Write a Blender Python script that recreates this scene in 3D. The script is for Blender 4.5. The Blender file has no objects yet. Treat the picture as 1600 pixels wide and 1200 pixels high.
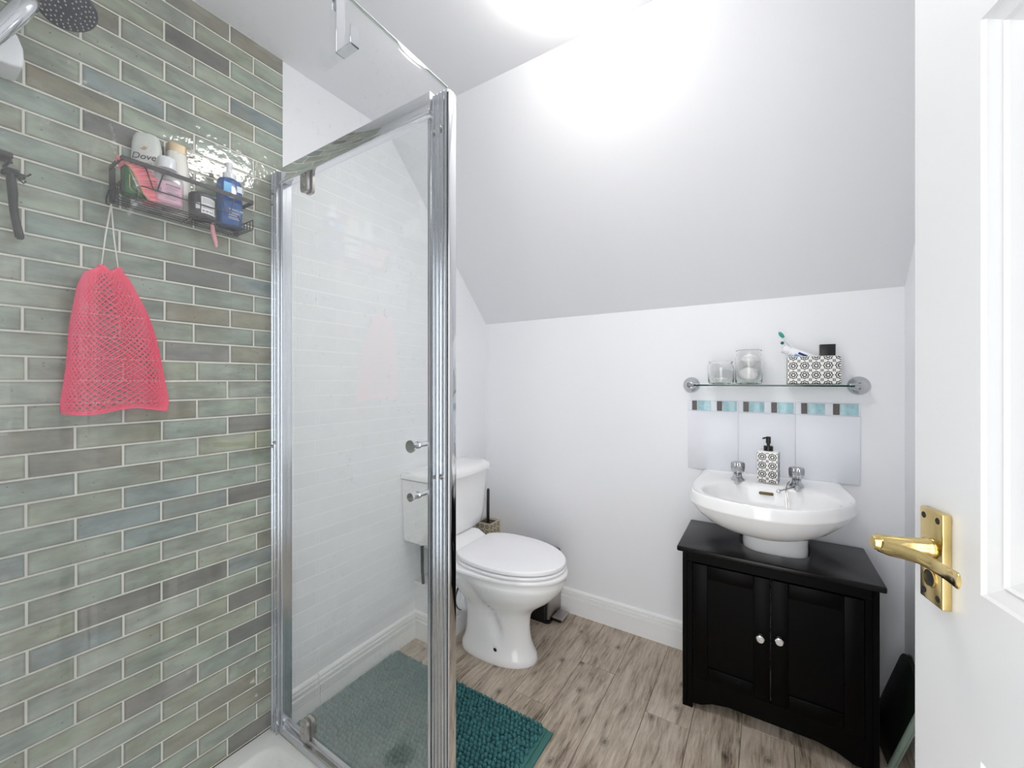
import bpy, bmesh, math, random
from mathutils import Vector, Matrix
random.seed(7)
R = math.radians
sc = bpy.context.scene
COL = sc.collection

# ---------------------------------------------------------------- camera, world, exposure
cam_d = bpy.data.cameras.new('camera'); cam = bpy.data.objects.new('camera', cam_d); COL.objects.link(cam)
cam_d.sensor_fit = 'HORIZONTAL'; cam_d.sensor_width = 36.0; cam_d.lens = 14.191; cam_d.shift_y = -0.00318
cam_d.clip_start = 0.01
cam.location = (1.4004, 0.0, 1.2); cam.rotation_euler = (R(90), 0, R(32.1155))
sc.camera = cam
wld = bpy.data.worlds.new('world'); sc.world = wld; wld.use_nodes = True
wld.node_tree.nodes['Background'].inputs[0].default_value = (0.97, 0.985, 1.0, 1)
wld.node_tree.nodes['Background'].inputs[1].default_value = 1.75
LAMP_POWER = 11.3
sc.view_settings.view_transform = 'Standard'; sc.view_settings.look = 'None'
sc.view_settings.exposure = 1.04; sc.view_settings.gamma = 1.0; sc.view_settings.use_curve_mapping = False
sc.cycles.use_denoising = True
sc.cycles.max_bounces = 16; sc.cycles.diffuse_bounces = 8; sc.cycles.glossy_bounces = 8
sc.cycles.transparent_max_bounces = 32; sc.cycles.transmission_bounces = 12
sc.cycles.sample_clamp_indirect = 8.0

# ---------------------------------------------------------------- materials
def lin(r, g, b):
    f = lambda c: (c/255/12.92 if c/255 <= 0.04045 else ((c/255+0.055)/1.055)**2.4)
    return (f(r), f(g), f(b), 1.0)
def newmat(name):
    m = bpy.data.materials.new(name); m.use_nodes = True
    return m, m.node_tree, m.node_tree.nodes['Principled BSDF']
def mat(name, rgb, rough=0.5, metal=0.0, spec=0.5, bump=0.0, bscale=100.0, var=0.0, vscale=8.0, coat=0.0):
    m, t, b = newmat(name)
    c = lin(*rgb)
    b.inputs['Base Color'].default_value = c
    b.inputs['Roughness'].default_value = rough; b.inputs['Metallic'].default_value = metal
    b.inputs['Specular IOR Level'].default_value = spec; b.inputs['Coat Weight'].default_value = coat
    tc = t.nodes.new('ShaderNodeTexCoord')
    if var > 0:
        n = t.nodes.new('ShaderNodeTexNoise'); n.inputs['Scale'].default_value = vscale; n.inputs['Detail'].default_value = 5
        t.links.new(tc.outputs['Object'], n.inputs['Vector'])
        r = t.nodes.new('ShaderNodeValToRGB')
        r.color_ramp.elements[0].position = 0.3; r.color_ramp.elements[1].position = 0.7
        r.color_ramp.elements[0].color = tuple(x*(1-var) for x in c[:3])+(1,)
        r.color_ramp.elements[1].color = tuple(min(1, x*(1+var)) for x in c[:3])+(1,)
        t.links.new(n.outputs['Fac'], r.inputs['Fac']); t.links.new(r.outputs['Color'], b.inputs['Base Color'])
    if bump > 0:
        n = t.nodes.new('ShaderNodeTexNoise'); n.inputs['Scale'].default_value = bscale; n.inputs['Detail'].default_value = 3
        t.links.new(tc.outputs['Object'], n.inputs['Vector'])
        bp = t.nodes.new('ShaderNodeBump'); bp.inputs['Strength'].default_value = bump; bp.inputs['Distance'].default_value = 0.002
        t.links.new(n.outputs['Fac'], bp.inputs['Height']); t.links.new(bp.outputs['Normal'], b.inputs['Normal'])
    return m
def glassmat(name, tint, rough=0.0, smudge=0.0, alpha=0.0):
    """thin clear sheet: straight-through transmission with a tint, plus Fresnel reflection on both faces"""
    m, t, b = newmat(name); t.nodes.remove(b)
    out = t.nodes['Material Output']
    geo = t.nodes.new('ShaderNodeNewGeometry')
    mr = t.nodes.new('ShaderNodeMapRange'); mr.inputs['To Min'].default_value = 1.5; mr.inputs['To Max'].default_value = 1/1.5
    t.links.new(geo.outputs['Backfacing'], mr.inputs['Value'])
    fr = t.nodes.new('ShaderNodeFresnel'); t.links.new(mr.outputs[0], fr.inputs['IOR'])
    tr = t.nodes.new('ShaderNodeBsdfTransparent'); tr.inputs[0].default_value = tint
    gl = t.nodes.new('ShaderNodeBsdfGlossy'); gl.inputs['Roughness'].default_value = rough; gl.inputs['Color'].default_value = (1, 1, 1, 1)
    mx = t.nodes.new('ShaderNodeMixShader')
    t.links.new(fr.outputs[0], mx.inputs[0]); t.links.new(tr.outputs[0], mx.inputs[1]); t.links.new(gl.outputs[0], mx.inputs[2])
    last = mx
    if smudge > 0 or alpha > 0:
        df = t.nodes.new('ShaderNodeBsdfDiffuse'); df.inputs[0].default_value = (0.85, 0.87, 0.86, 1)
        m2 = t.nodes.new('ShaderNodeMixShader'); m2.inputs[0].default_value = alpha
        if smudge > 0:
            tc = t.nodes.new('ShaderNodeTexCoord'); n = t.nodes.new('ShaderNodeTexNoise')
            n.inputs['Scale'].default_value = 70; n.inputs['Detail'].default_value = 6; n.inputs['Roughness'].default_value = .7
            n2 = t.nodes.new('ShaderNodeTexNoise'); n2.inputs['Scale'].default_value = 6
            t.links.new(tc.outputs['Object'], n.inputs['Vector']); t.links.new(tc.outputs['Object'], n2.inputs['Vector'])
            r = t.nodes.new('ShaderNodeMapRange'); r.inputs['From Min'].default_value = .60; r.inputs['From Max'].default_value = .72; r.inputs['To Max'].default_value = smudge
            t.links.new(n.outputs['Fac'], r.inputs['Value'])
            r2 = t.nodes.new('ShaderNodeMapRange'); r2.inputs['From Min'].default_value = .5; r2.inputs['From Max'].default_value = .65
            t.links.new(n2.outputs['Fac'], r2.inputs['Value'])
            mu = t.nodes.new('ShaderNodeMath'); mu.operation = 'MULTIPLY'
            t.links.new(r.outputs[0], mu.inputs[0]); t.links.new(r2.outputs[0], mu.inputs[1])
            ad = t.nodes.new('ShaderNodeMath'); ad.operation = 'ADD'; ad.inputs[1].default_value = alpha
            t.links.new(mu.outputs[0], ad.inputs[0]); t.links.new(ad.outputs[0], m2.inputs[0])
        t.links.new(mx.outputs[0], m2.inputs[1]); t.links.new(df.outputs[0], m2.inputs[2]); last = m2
    t.links.new(last.outputs[0], out.inputs['Surface'])
    return m

M = {}
M['wall'] = mat('wall_paint', (238, 239, 242), .55, bump=.12, bscale=220)
M['ceil'] = mat('ceiling_paint', (232, 233, 236), .75, bump=.12, bscale=160)
M['gloss_white'] = mat('gloss_white_paint', (238, 238, 238), .28, bump=.05, bscale=60)
M['door_white'] = mat('door_paint', (217, 218, 219), .32, bump=.10, bscale=120)
M['ceramic'] = mat('white_ceramic', (243, 243, 243), .07, coat=.3)
M['seat'] = mat('white_seat_plastic', (244, 244, 246), .16)
M['white_plastic'] = mat('white_plastic', (238, 240, 243), .25)
M['chrome'] = mat('chrome', (225, 227, 230), .06, 1.0)
M['chrome_dim'] = mat('dim_chrome', (190, 192, 195), .08, 1.0)
M['alu'] = mat('polished_aluminium', (204, 207, 212), .18, 1.0)
M['steel'] = mat('brushed_steel', (175, 170, 168), .28, 1.0)
M['brass'] = mat('aged_brass', (218, 194, 132), .16, 1.0, var=.14, vscale=30, bump=.1, bscale=60)
M['dark_hole'] = mat('dark_hole', (12, 10, 8), .6)
M['grout'] = mat('pale_grout', (226, 224, 214), .8, bump=.3, bscale=300, var=.05, vscale=10)
M['mould'] = mat('mouldy_grout', (60, 55, 46), .9, bump=.4, bscale=300, var=.5, vscale=200)
M['black_wood'] = mat('black_cabinet_paint', (3, 3, 3), .42, bump=.05, bscale=40, spec=.10)
M['black_top'] = mat('black_cabinet_top', (8, 7, 8), .26, spec=.32)
M['black_metal'] = mat('dark_metal_wire', (58, 54, 56), .42, .6)
M['black_plastic'] = mat('black_plastic', (18, 17, 18), .32)
M['grey_plastic'] = mat('dark_grey_plastic', (62, 64, 70), .35)
M['nozzle'] = mat('pale_nozzle', (190, 190, 185), .5)
M['teal_mat'] = mat('teal_chenille', (60, 108, 110), .95, spec=.15, var=.25, vscale=70)
M['teal_edge'] = mat('teal_binding', (70, 118, 112), .9, spec=.2, bump=.4, bscale=500)
M['pink_net'] = mat('pink_net', (255, 92, 130), .5, spec=.3)
M['string'] = mat('white_string', (232, 228, 222), .8)
M['bottle_white'] = mat('pearl_white_bottle', (216, 219, 214), .28)
M['bottle_cream'] = mat('cream_bottle', (222, 220, 212), .3)
M['gold_cap'] = mat('pale_gold_cap', (196, 172, 136), .35, .15)
M['pink_liquid'] = mat('pink_soap', (243, 186, 205), .2)
M['clear_plastic'] = glassmat('clear_plastic', (.90, .90, .93, 1), .03, alpha=.12)
M['jar_body'] = mat('charcoal_jar', (66, 66, 70), .38)
M['label_white'] = mat('white_paper_label', (228, 228, 230), .55)
M['print'] = mat('dark_print', (62, 60, 74), .6)
M['print_grey'] = mat('grey_print', (140, 140, 146), .6)
M['print_white'] = mat('white_print', (225, 232, 240), .5)
M['blue_bottle'] = mat('blue_bottle', (26, 84, 150), .14, coat=.4, var=.15, vscale=25)
M['blue_light'] = mat('bright_blue_sticker', (20, 160, 225), .2)
M['brush_pink'] = mat('pink_bristles', (246, 150, 160), .6, bump=.8, bscale=160)
M['brush_green'] = mat('dark_green_back', (14, 78, 34), .25, var=.4, vscale=40)
M['brush_gold'] = mat('yellow_edge', (178, 164, 84), .4)
M['razor_pink'] = mat('soft_pink_plastic', (226, 160, 170), .3)
M['aqua'] = mat('aqua_glass_chip', (170, 206, 214), .12, var=.12, vscale=60)
M['grey_chip'] = mat('speckled_grey_chip', (92, 88, 86), .45, var=.55, vscale=420)
M['white_tile'] = mat('white_glazed_tile', (230, 232, 238), .38)
M['patt_white'] = mat('white_patterned_ceramic', (240, 240, 236), .3)
M['patt_black'] = mat('black_print', (16, 15, 15), .4)
M['patt_tan'] = mat('tan_patterned_ceramic', (226, 214, 186), .4)
M['cotton'] = mat('cotton_wool', (253, 253, 252), .95, spec=.1, bump=.5, bscale=120)
M['toothpaste'] = mat('toothpaste_white', (240, 242, 246), .25)
M['tp_blue'] = mat('toothpaste_blue', (100, 160, 214), .3)
M['tp_navy'] = mat('toothpaste_navy', (20, 34, 110), .3)
M['tb_green'] = mat('green_bristle', (60, 160, 146), .6)
M['tb_dark'] = mat('dark_teal_bristle', (36, 88, 100), .6)
M['dark_glass'] = mat('dark_green_tinted_glass', (30, 38, 31), .25, spec=.15)
M['dark_glass_edge'] = mat('green_glass_edge', (140, 158, 146), .18)
M['overflow'] = mat('tarnished_brass_overflow', (96, 84, 58), .4, .7)
M['glass'] = glassmat('shower_glass', (.994, .999, .996, 1), 0.0, smudge=.30, alpha=.004)
M['glass_edge'] = mat('glass_cut_edge', (196, 206, 202), .15)
M['shelf_glass'] = glassmat('shelf_glass', (.93, .97, .95, 1))
M['shelf_edge'] = mat('shelf_green_edge', (24, 66, 56), .1)
m, t, b = newmat('jar_glass'); M['jar_glass'] = m
b.inputs['Base Color'].default_value = (.995, 1, .998, 1); b.inputs['Transmission Weight'].default_value = 1.0; b.inputs['Roughness'].default_value = 0.0; b.inputs['IOR'].default_value = 1.40
M['tray'] = mat('white_acrylic_tray', (246, 248, 246), .15)
M['seal'] = mat('dark_rubber_seal', (38, 38, 38), .5)
m, t, b = newmat('lamp_diffuser')
b.inputs['Base Color'].default_value = (1, 1, 1, 1); b.inputs['Emission Color'].default_value = (1.0, .975, .94, 1); b.inputs['Emission Strength'].default_value = LAMP_POWER
M['lamp'] = m

# green glazed wall tile: colour per tile from the object colour, cloudy glaze, colour darkened towards the rims, wavy gloss
m, t, b = newmat('green_glazed_tile'); M['tile'] = m
oi = t.nodes.new('ShaderNodeObjectInfo'); tc = t.nodes.new('ShaderNodeTexCoord')
ad = t.nodes.new('ShaderNodeVectorMath'); ad.operation = 'ADD'
mu = t.nodes.new('ShaderNodeVectorMath'); mu.operation = 'SCALE'; mu.inputs['Scale'].default_value = 37.0
cmb = t.nodes.new('ShaderNodeCombineXYZ')
for i in range(3): t.links.new(oi.outputs['Random'], cmb.inputs[i])
t.links.new(cmb.outputs[0], mu.inputs[0]); t.links.new(mu.outputs[0], ad.inputs[0]); t.links.new(tc.outputs['Object'], ad.inputs[1])
mp = t.nodes.new('ShaderNodeMapping'); mp.inputs['Scale'].default_value = (1, .55, 1.5); t.links.new(ad.outputs[0], mp.inputs['Vector'])
n1 = t.nodes.new('ShaderNodeTexNoise'); n1.inputs['Scale'].default_value = 14; n1.inputs['Detail'].default_value = 6; n1.inputs['Roughness'].default_value = .62
t.links.new(mp.outputs[0], n1.inputs['Vector'])
r1 = t.nodes.new('ShaderNodeMapRange'); r1.inputs['From Min'].default_value = .36; r1.inputs['From Max'].default_value = .62; r1.inputs['To Min'].default_value = .68; r1.inputs['To Max'].default_value = 1.20
t.links.new(n1.outputs['Fac'], r1.inputs['Value'])
mc = t.nodes.new('ShaderNodeMix'); mc.data_type = 'RGBA'; mc.blend_type = 'MULTIPLY'; mc.inputs['Factor'].default_value = 1
t.links.new(oi.outputs['Color'], mc.inputs['A']); t.links.new(r1.outputs[0], mc.inputs['B'])
n2 = t.nodes.new('ShaderNodeTexNoise'); n2.inputs['Scale'].default_value = 9; n2.inputs['Detail'].default_value = 4
t.links.new(ad.outputs[0], n2.inputs['Vector'])
r2 = t.nodes.new('ShaderNodeMapRange'); r2.inputs['From Min'].default_value = .52; r2.inputs['From Max'].default_value = .72; r2.inputs['To Max'].default_value = .38
t.links.new(n2.outputs['Fac'], r2.inputs['Value'])
mb_ = t.nodes.new('ShaderNodeMix'); mb_.data_type = 'RGBA'; mb_.inputs['B'].default_value = lin(128, 112, 88)
t.links.new(r2.outputs[0], mb_.inputs['Factor']); t.links.new(mc.outputs['Result'], mb_.inputs['A'])
n3 = t.nodes.new('ShaderNodeTexVoronoi'); n3.inputs['Scale'].default_value = 42; t.links.new(ad.outputs[0], n3.inputs['Vector'])
r3 = t.nodes.new('ShaderNodeMapRange'); r3.inputs['From Min'].default_value = .05; r3.inputs['From Max'].default_value = .09; r3.inputs['To Min'].default_value = .45; r3.inputs['To Max'].default_value = 1
t.links.new(n3.outputs['Distance'], r3.inputs['Value'])
md = t.nodes.new('ShaderNodeMix'); md.data_type = 'RGBA'; md.blend_type = 'MULTIPLY'; md.inputs['Factor'].default_value = 1
t.links.new(mb_.outputs['Result'], md.inputs['A']); t.links.new(r3.outputs[0], md.inputs['B'])
sg = t.nodes.new('ShaderNodeVectorMath'); sg.operation = 'SUBTRACT'; sg.inputs[1].default_value = (.5, .5, .5); t.links.new(tc.outputs['Generated'], sg.inputs[0])
sa = t.nodes.new('ShaderNodeVectorMath'); sa.operation = 'ABSOLUTE'; t.links.new(sg.outputs[0], sa.inputs[0])
ss = t.nodes.new('ShaderNodeSeparateXYZ'); t.links.new(sa.outputs[0], ss.inputs[0])
ey = t.nodes.new('ShaderNodeMapRange'); ey.inputs['From Min'].default_value = .462; ey.inputs['From Max'].default_value = .5; t.links.new(ss.outputs[1], ey.inputs['Value'])
ez = t.nodes.new('ShaderNodeMapRange'); ez.inputs['From Min'].default_value = .38; ez.inputs['From Max'].default_value = .5; t.links.new(ss.outputs[2], ez.inputs['Value'])
em = t.nodes.new('ShaderNodeMath'); em.operation = 'MAXIMUM'; t.links.new(ey.outputs[0], em.inputs[0]); t.links.new(ez.outputs[0], em.inputs[1])
en = t.nodes.new('ShaderNodeMath'); en.operation = 'MULTIPLY'; t.links.new(em.outputs[0], en.inputs[0]); t.links.new(n2.outputs['Fac'], en.inputs[1])
mr_ = t.nodes.new('ShaderNodeMix'); mr_.data_type = 'RGBA'; mr_.inputs['B'].default_value = lin(84, 80, 68)
t.links.new(en.outputs[0], mr_.inputs['Factor']); t.links.new(md.outputs['Result'], mr_.inputs['A'])
t.links.new(mr_.outputs['Result'], b.inputs['Base Color'])
b.inputs['Roughness'].default_value = .075; b.inputs['Specular IOR Level'].default_value = .6
n4 = t.nodes.new('ShaderNodeTexNoise'); n4.inputs['Scale'].default_value = 45; n4.inputs['Detail'].default_value = 2
t.links.new(ad.outputs[0], n4.inputs['Vector'])
bp = t.nodes.new('ShaderNodeBump'); bp.inputs['Strength'].default_value = .35; bp.inputs['Distance'].default_value = .004
t.links.new(n4.outputs['Fac'], bp.inputs['Height']); t.links.new(bp.outputs['Normal'], b.inputs['Normal'])

# weathered wood-look plank, grain along Y
m, t, b = newmat('weathered_wood_plank'); M['plank'] = m
oi = t.nodes.new('ShaderNodeObjectInfo'); tc = t.nodes.new('ShaderNodeTexCoord')
cmb = t.nodes.new('ShaderNodeCombineXYZ')
for i in range(3): t.links.new(oi.outputs['Random'], cmb.inputs[i])
mu = t.nodes.new('ShaderNodeVectorMath'); mu.operation = 'SCALE'; mu.inputs['Scale'].default_value = 61.0; t.links.new(cmb.outputs[0], mu.inputs[0])
ad = t.nodes.new('ShaderNodeVectorMath'); ad.operation = 'ADD'; t.links.new(mu.outputs[0], ad.inputs[0]); t.links.new(tc.outputs['Object'], ad.inputs[1])
nw = t.nodes.new('ShaderNodeTexNoise'); nw.inputs['Scale'].default_value = 5; nw.inputs['Detail'].default_value = 2
t.links.new(ad.outputs[0], nw.inputs['Vector'])
nws = t.nodes.new('ShaderNodeVectorMath'); nws.operation = 'SCALE'; nws.inputs['Scale'].default_value = .028; t.links.new(nw.outputs['Color'], nws.inputs[0])
ad2 = t.nodes.new('ShaderNodeVectorMath'); ad2.operation = 'ADD'; t.links.new(ad.outputs[0], ad2.inputs[0]); t.links.new(nws.outputs[0], ad2.inputs[1])
mp = t.nodes.new('ShaderNodeMapping'); mp.inputs['Scale'].default_value = (1, .07, 1); t.links.new(ad2.outputs[0], mp.inputs['Vector'])
g1 = t.nodes.new('ShaderNodeTexNoise'); g1.inputs['Scale'].default_value = 130; g1.inputs['Detail'].default_value = 8; g1.inputs['Roughness'].default_value = .72; t.links.new(mp.outputs[0], g1.inputs['Vector'])
g2 = t.nodes.new('ShaderNodeTexNoise'); g2.inputs['Scale'].default_value = 6; g2.inputs['Detail'].default_value = 4; t.links.new(ad2.outputs[0], g2.inputs['Vector'])
mp3 = t.nodes.new('ShaderNodeMapping'); mp3.inputs['Scale'].default_value = (1, .22, 1); t.links.new(ad2.outputs[0], mp3.inputs['Vector'])
g3 = t.nodes.new('ShaderNodeTexNoise'); g3.inputs['Scale'].default_value = 22; g3.inputs['Detail'].default_value = 5; t.links.new(mp3.outputs[0], g3.inputs['Vector'])
mixf = t.nodes.new('ShaderNodeMath'); mixf.operation = 'MULTIPLY_ADD'; mixf.inputs[1].default_value = .55
t.links.new(g1.outputs['Fac'], mixf.inputs[0])
sc3 = t.nodes.new('ShaderNodeMath'); sc3.operation = 'MULTIPLY_ADD'; sc3.inputs[1].default_value = .30
t.links.new(g3.outputs['Fac'], sc3.inputs[0])
sc2 = t.nodes.new('ShaderNodeMath'); sc2.operation = 'MULTIPLY'; sc2.inputs[1].default_value = .15; t.links.new(g2.outputs['Fac'], sc2.inputs[0])
t.links.new(sc2.outputs[0], sc3.inputs[2]); t.links.new(sc3.outputs[0], mixf.inputs[2])
rp = t.nodes.new('ShaderNodeValToRGB'); e = rp.color_ramp.elements
e[0].position = .38; e[0].color = lin(98, 83, 68); e[1].position = .66; e[1].color = lin(204, 193, 178)
q = e.new(.46); q.color = lin(158, 144, 128); q = e.new(.54); q.color = lin(182, 168, 152)
t.links.new(mixf.outputs[0], rp.inputs['Fac'])
vo = t.nodes.new('ShaderNodeTexVoronoi'); vo.voronoi_dimensions = '2D'; vo.inputs['Scale'].default_value = 4.2
mpv = t.nodes.new('ShaderNodeMapping'); mpv.inputs['Scale'].default_value = (1.5, 1, 1); t.links.new(ad2.outputs[0], mpv.inputs['Vector']); t.links.new(mpv.outputs[0], vo.inputs['Vector'])
kr = t.nodes.new('ShaderNodeValToRGB'); k = kr.color_ramp.elements
k[0].position = .0; k[0].color = (.35, .35, .35, 1); k[1].position = .12; k[1].color = (1, 1, 1, 1)
q = k.new(.035); q.color = (.45, .45, .45, 1); q = k.new(.05); q.color = (.9, .9, .9, 1); q = k.new(.062); q.color = (.62, .62, .62, 1); q = k.new(.085); q.color = (.95, .95, .95, 1)
t.links.new(vo.outputs['Distance'], kr.inputs['Fac'])
mk = t.nodes.new('ShaderNodeMix'); mk.data_type = 'RGBA'; mk.blend_type = 'MULTIPLY'; mk.inputs['Factor'].default_value = 1
t.links.new(rp.outputs['Color'], mk.inputs['A']); t.links.new(kr.outputs['Color'], mk.inputs['B'])
# fine dark cracks along the grain
mpc = t.nodes.new('ShaderNodeMapping'); mpc.inputs['Scale'].default_value = (1, .03, 1); t.links.new(ad2.outputs[0], mpc.inputs['Vector'])
gc = t.nodes.new('ShaderNodeTexNoise'); gc.inputs['Scale'].default_value = 60; gc.inputs['Detail'].default_value = 2; t.links.new(mpc.outputs[0], gc.inputs['Vector'])
rc = t.nodes.new('ShaderNodeMapRange'); rc.inputs['From Min'].default_value = .28; rc.inputs['From Max'].default_value = .34; rc.inputs['To Min'].default_value = .6; rc.inputs['To Max'].default_value = 1
t.links.new(gc.outputs['Fac'], rc.inputs['Value'])
mk2 = t.nodes.new('ShaderNodeMix'); mk2.data_type = 'RGBA'; mk2.blend_type = 'MULTIPLY'; mk2.inputs['Factor'].default_value = 1
t.links.new(mk.outputs['Result'], mk2.inputs['A']); t.links.new(rc.outputs[0], mk2.inputs['B'])
t.links.new(mk2.outputs['Result'], b.inputs['Base Color'])
b.inputs['Roughness'].default_value = .42
bp = t.nodes.new('ShaderNodeBump'); bp.inputs['Strength'].default_value = .25; bp.inputs['Distance'].default_value = .001
t.links.new(g1.outputs['Fac'], bp.inputs['Height']); t.links.new(bp.outputs['Normal'], b.inputs['Normal'])

# ---------------------------------------------------------------- mesh helpers (coordinates in metres, room space)
class MB:
    def __init__(s): s.v = []; s.f = []
    def add(s, vs, fs):
        o = len(s.v); s.v += [Vector(p) for p in vs]; s.f += [[i+o for i in f] for f in fs]; return s
    def box(s, a, b, r=0.0, seg=2):
        x0, y0, z0 = a; x1, y1, z1 = b
        vs = [(x0,y0,z0),(x1,y0,z0),(x1,y1,z0),(x0,y1,z0),(x0,y0,z1),(x1,y0,z1),(x1,y1,z1),(x0,y1,z1)]
        fs = [[3,2,1,0],[4,5,6,7],[0,1,5,4],[1,2,6,5],[2,3,7,6],[3,0,4,7]]
        if r <= 0: return s.add(vs, fs)
        bm = bmesh.new(); bv = [bm.verts.new(p) for p in vs]
        for f in fs: bm.faces.new([bv[i] for i in f])
        bmesh.ops.bevel(bm, geom=bm.edges[:], offset=r, segments=seg, affect='EDGES', profile=.5)
        return s.addbm(bm)
    def addbm(s, bm, mtx=None):
        bm.verts.index_update()
        s.add([(mtx @ v.co) if mtx else v.co.copy() for v in bm.verts], [[v.index for v in f.verts] for f in bm.faces]); bm.free(); return s
    def prism(s, poly, axis, a, b, r=0.0, seg=2):
        """polygon in the plane across axis ('x': (y,z), 'y': (x,z), 'z': (x,y)), extruded from a to b"""
        def P(p, h): return (h, p[0], p[1]) if axis == 'x' else ((p[0], h, p[1]) if axis == 'y' else (p[0], p[1], h))
        bm = bmesh.new()
        lo = [bm.verts.new(P(p, a)) for p in poly]; hi = [bm.verts.new(P(p, b)) for p in poly]
        n = len(poly); bm.faces.new(lo[::-1]); bm.faces.new(hi)
        for i in range(n): bm.faces.new([lo[i], lo[(i+1) % n], hi[(i+1) % n], hi[i]])
        bmesh.ops.recalc_face_normals(bm, faces=bm.faces[:])
        if r > 0:
            ed = [e for e in bm.edges if len(e.link_faces) == 2 and e.calc_face_angle(0) > .6]
            bmesh.ops.bevel(bm, geom=ed, offset=r, segments=seg, affect='EDGES', profile=.5)
        return s.addbm(bm)
    def tube(s, pts, r, n=8, cap=True, closed=False):
        pts = [Vector(p) for p in pts]; N = len(pts); rs = r if isinstance(r, (list, tuple)) else [r]*N
        tang = []
        for i in range(N):
            if closed: d = pts[(i+1) % N]-pts[i-1]
            else: d = pts[min(i+1, N-1)]-pts[max(i-1, 0)]
            tang.append(d.normalized())
        up = Vector((0, 0, 1)) if abs(tang[0].z) < .9 else Vector((1, 0, 0))
        nrm = tang[0].cross(up).normalized(); vs = []
        for i in range(N):
            nrm = (nrm - tang[i]*nrm.dot(tang[i])).normalized(); bi = tang[i].cross(nrm)
            for k in range(n):
                a = 2*math.pi*k/n; vs.append(pts[i] + (nrm*math.cos(a)+bi*math.sin(a))*rs[i])
        fs = []
        for i in range(N if closed else N-1):
            j = (i+1) % N
            for k in range(n): fs.append([i*n+k, i*n+(k+1) % n, j*n+(k+1) % n, j*n+k])
        if cap and not closed: fs.append(list(range(n))[::-1]); fs.append([(N-1)*n+k for k in range(n)])
        return s.add(vs, fs)
    def lathe(s, prof, org, axis=(0, 0, 1), n=32, squash=(1, 1), cap=(True, True)):
        ax = Vector(axis).normalized(); u = ax.orthogonal().normalized()
        if abs(ax.z) > .99: u = Vector((1, 0, 0))
        w = ax.cross(u); o = Vector(org)
        rings = []
        for r, h in prof:
            rings.append([o + ax*h + (u*math.cos(2*math.pi*k/n)*squash[0] + w*math.sin(2*math.pi*k/n)*squash[1])*max(r, 1e-5) for k in range(n)])
        return s.loft(rings, cap)
    def loft(s, rings, cap=(True, True)):
        n = len(rings[0]); vs = [p for r in rings for p in r]; fs = []
        for i in range(len(rings)-1):
            for k in range(n): fs.append([i*n+k, i*n+(k+1) % n, (i+1)*n+(k+1) % n, (i+1)*n+k])
        if cap[0]: fs.append(list(range(n))[::-1])
        if cap[1]: fs.append([(len(rings)-1)*n+k for k in range(n)])
        return s.add(vs, fs)
    def sphere(s, c, r, n=12, m=8):
        rx = r if isinstance(r, (list, tuple)) else (r, r, r)
        vs = []; c = Vector(c)
        for j in range(1, m):
            t_ = math.pi*j/m
            for k in range(n):
                a = 2*math.pi*k/n; vs.append(c+Vector((rx[0]*math.sin(t_)*math.cos(a), rx[1]*math.sin(t_)*math.sin(a), rx[2]*math.cos(t_))))
        vs += [c+Vector((0, 0, rx[2])), c-Vector((0, 0, rx[2]))]; T = len(vs)-2
        fs = [[j*n+k, (j+1)*n+k, (j+1)*n+(k+1) % n, j*n+(k+1) % n] for j in range(m-2) for k in range(n)]
        fs += [[T, k, (k+1) % n] for k in range(n)] + [[T+1, (m-2)*n+(k+1) % n, (m-2)*n+k] for k in range(n)]
        return s.add(vs, fs)
    def xf(s, mtx): s.v = [mtx @ p for p in s.v]; return s
    def build(s, name, material, parent=None, smooth=True, ang=38, local=False, fixn=True):
        me = bpy.data.meshes.new(name)
        inv = None if (parent is None or local) else wmat(parent).inverted()
        me.from_pydata([tuple(inv @ p) if inv else tuple(p) for p in s.v], [], s.f)
        if fixn:
            bm = bmesh.new(); bm.from_mesh(me); bmesh.ops.recalc_face_normals(bm, faces=bm.faces[:]); bm.to_mesh(me); bm.free()
        me.materials.append(M[material])
        if smooth: me.shade_smooth(); me.set_sharp_from_angle(angle=R(ang))
        o = bpy.data.objects.new(name, me); COL.objects.link(o)
        if parent: o.parent = parent
        return o
def wmat(o):
    m_ = Matrix.LocRotScale(o.location, o.rotation_euler, o.scale)
    return wmat(o.parent) @ m_ if o.parent else m_
def thing(name, label, cat, loc, rotz=0.0, group=None):
    o = bpy.data.objects.new(name, None); COL.objects.link(o); o.empty_display_size = .05
    o.location = loc; o.rotation_euler = (0, 0, rotz); return tag(o, label, cat, group)
def tag(o, label, cat, group=None):
    o['label'] = label; o['category'] = cat
    if group: o['group'] = group
    return o
def struct(o): o['kind'] = 'structure'; return o
def stuff(o): o['kind'] = 'stuff'; return o
def copy_tree(o, parent=None):
    c = o.copy(); COL.objects.link(c)
    if parent: c.parent = parent
    for ch in list(o.children): copy_tree(ch, c)
    return c
def arc(c, r, a0, a1, n, plane='yz'):
    out = []
    for i in range(n+1):
        a = R(a0+(a1-a0)*i/n); u, w = r*math.cos(a), r*math.sin(a)
        out.append((c[0], c[1]+u, c[2]+w) if plane == 'yz' else ((c[0]+u, c[1], c[2]+w) if plane == 'xz' else (c[0]+u, c[1]+w, c[2])))
    return out
def rrect(x0, y0, x1, y1, r, n=5):
    out = []
    for cx, cy, a in ((x1-r, y1-r, 0), (x0+r, y1-r, 90), (x0+r, y0+r, 180), (x1-r, y0+r, 270)):
        for i in range(n+1):
            t_ = R(a+90*i/n); out.append((cx+r*math.cos(t_), cy+r*math.sin(t_)))
    return out
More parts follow.
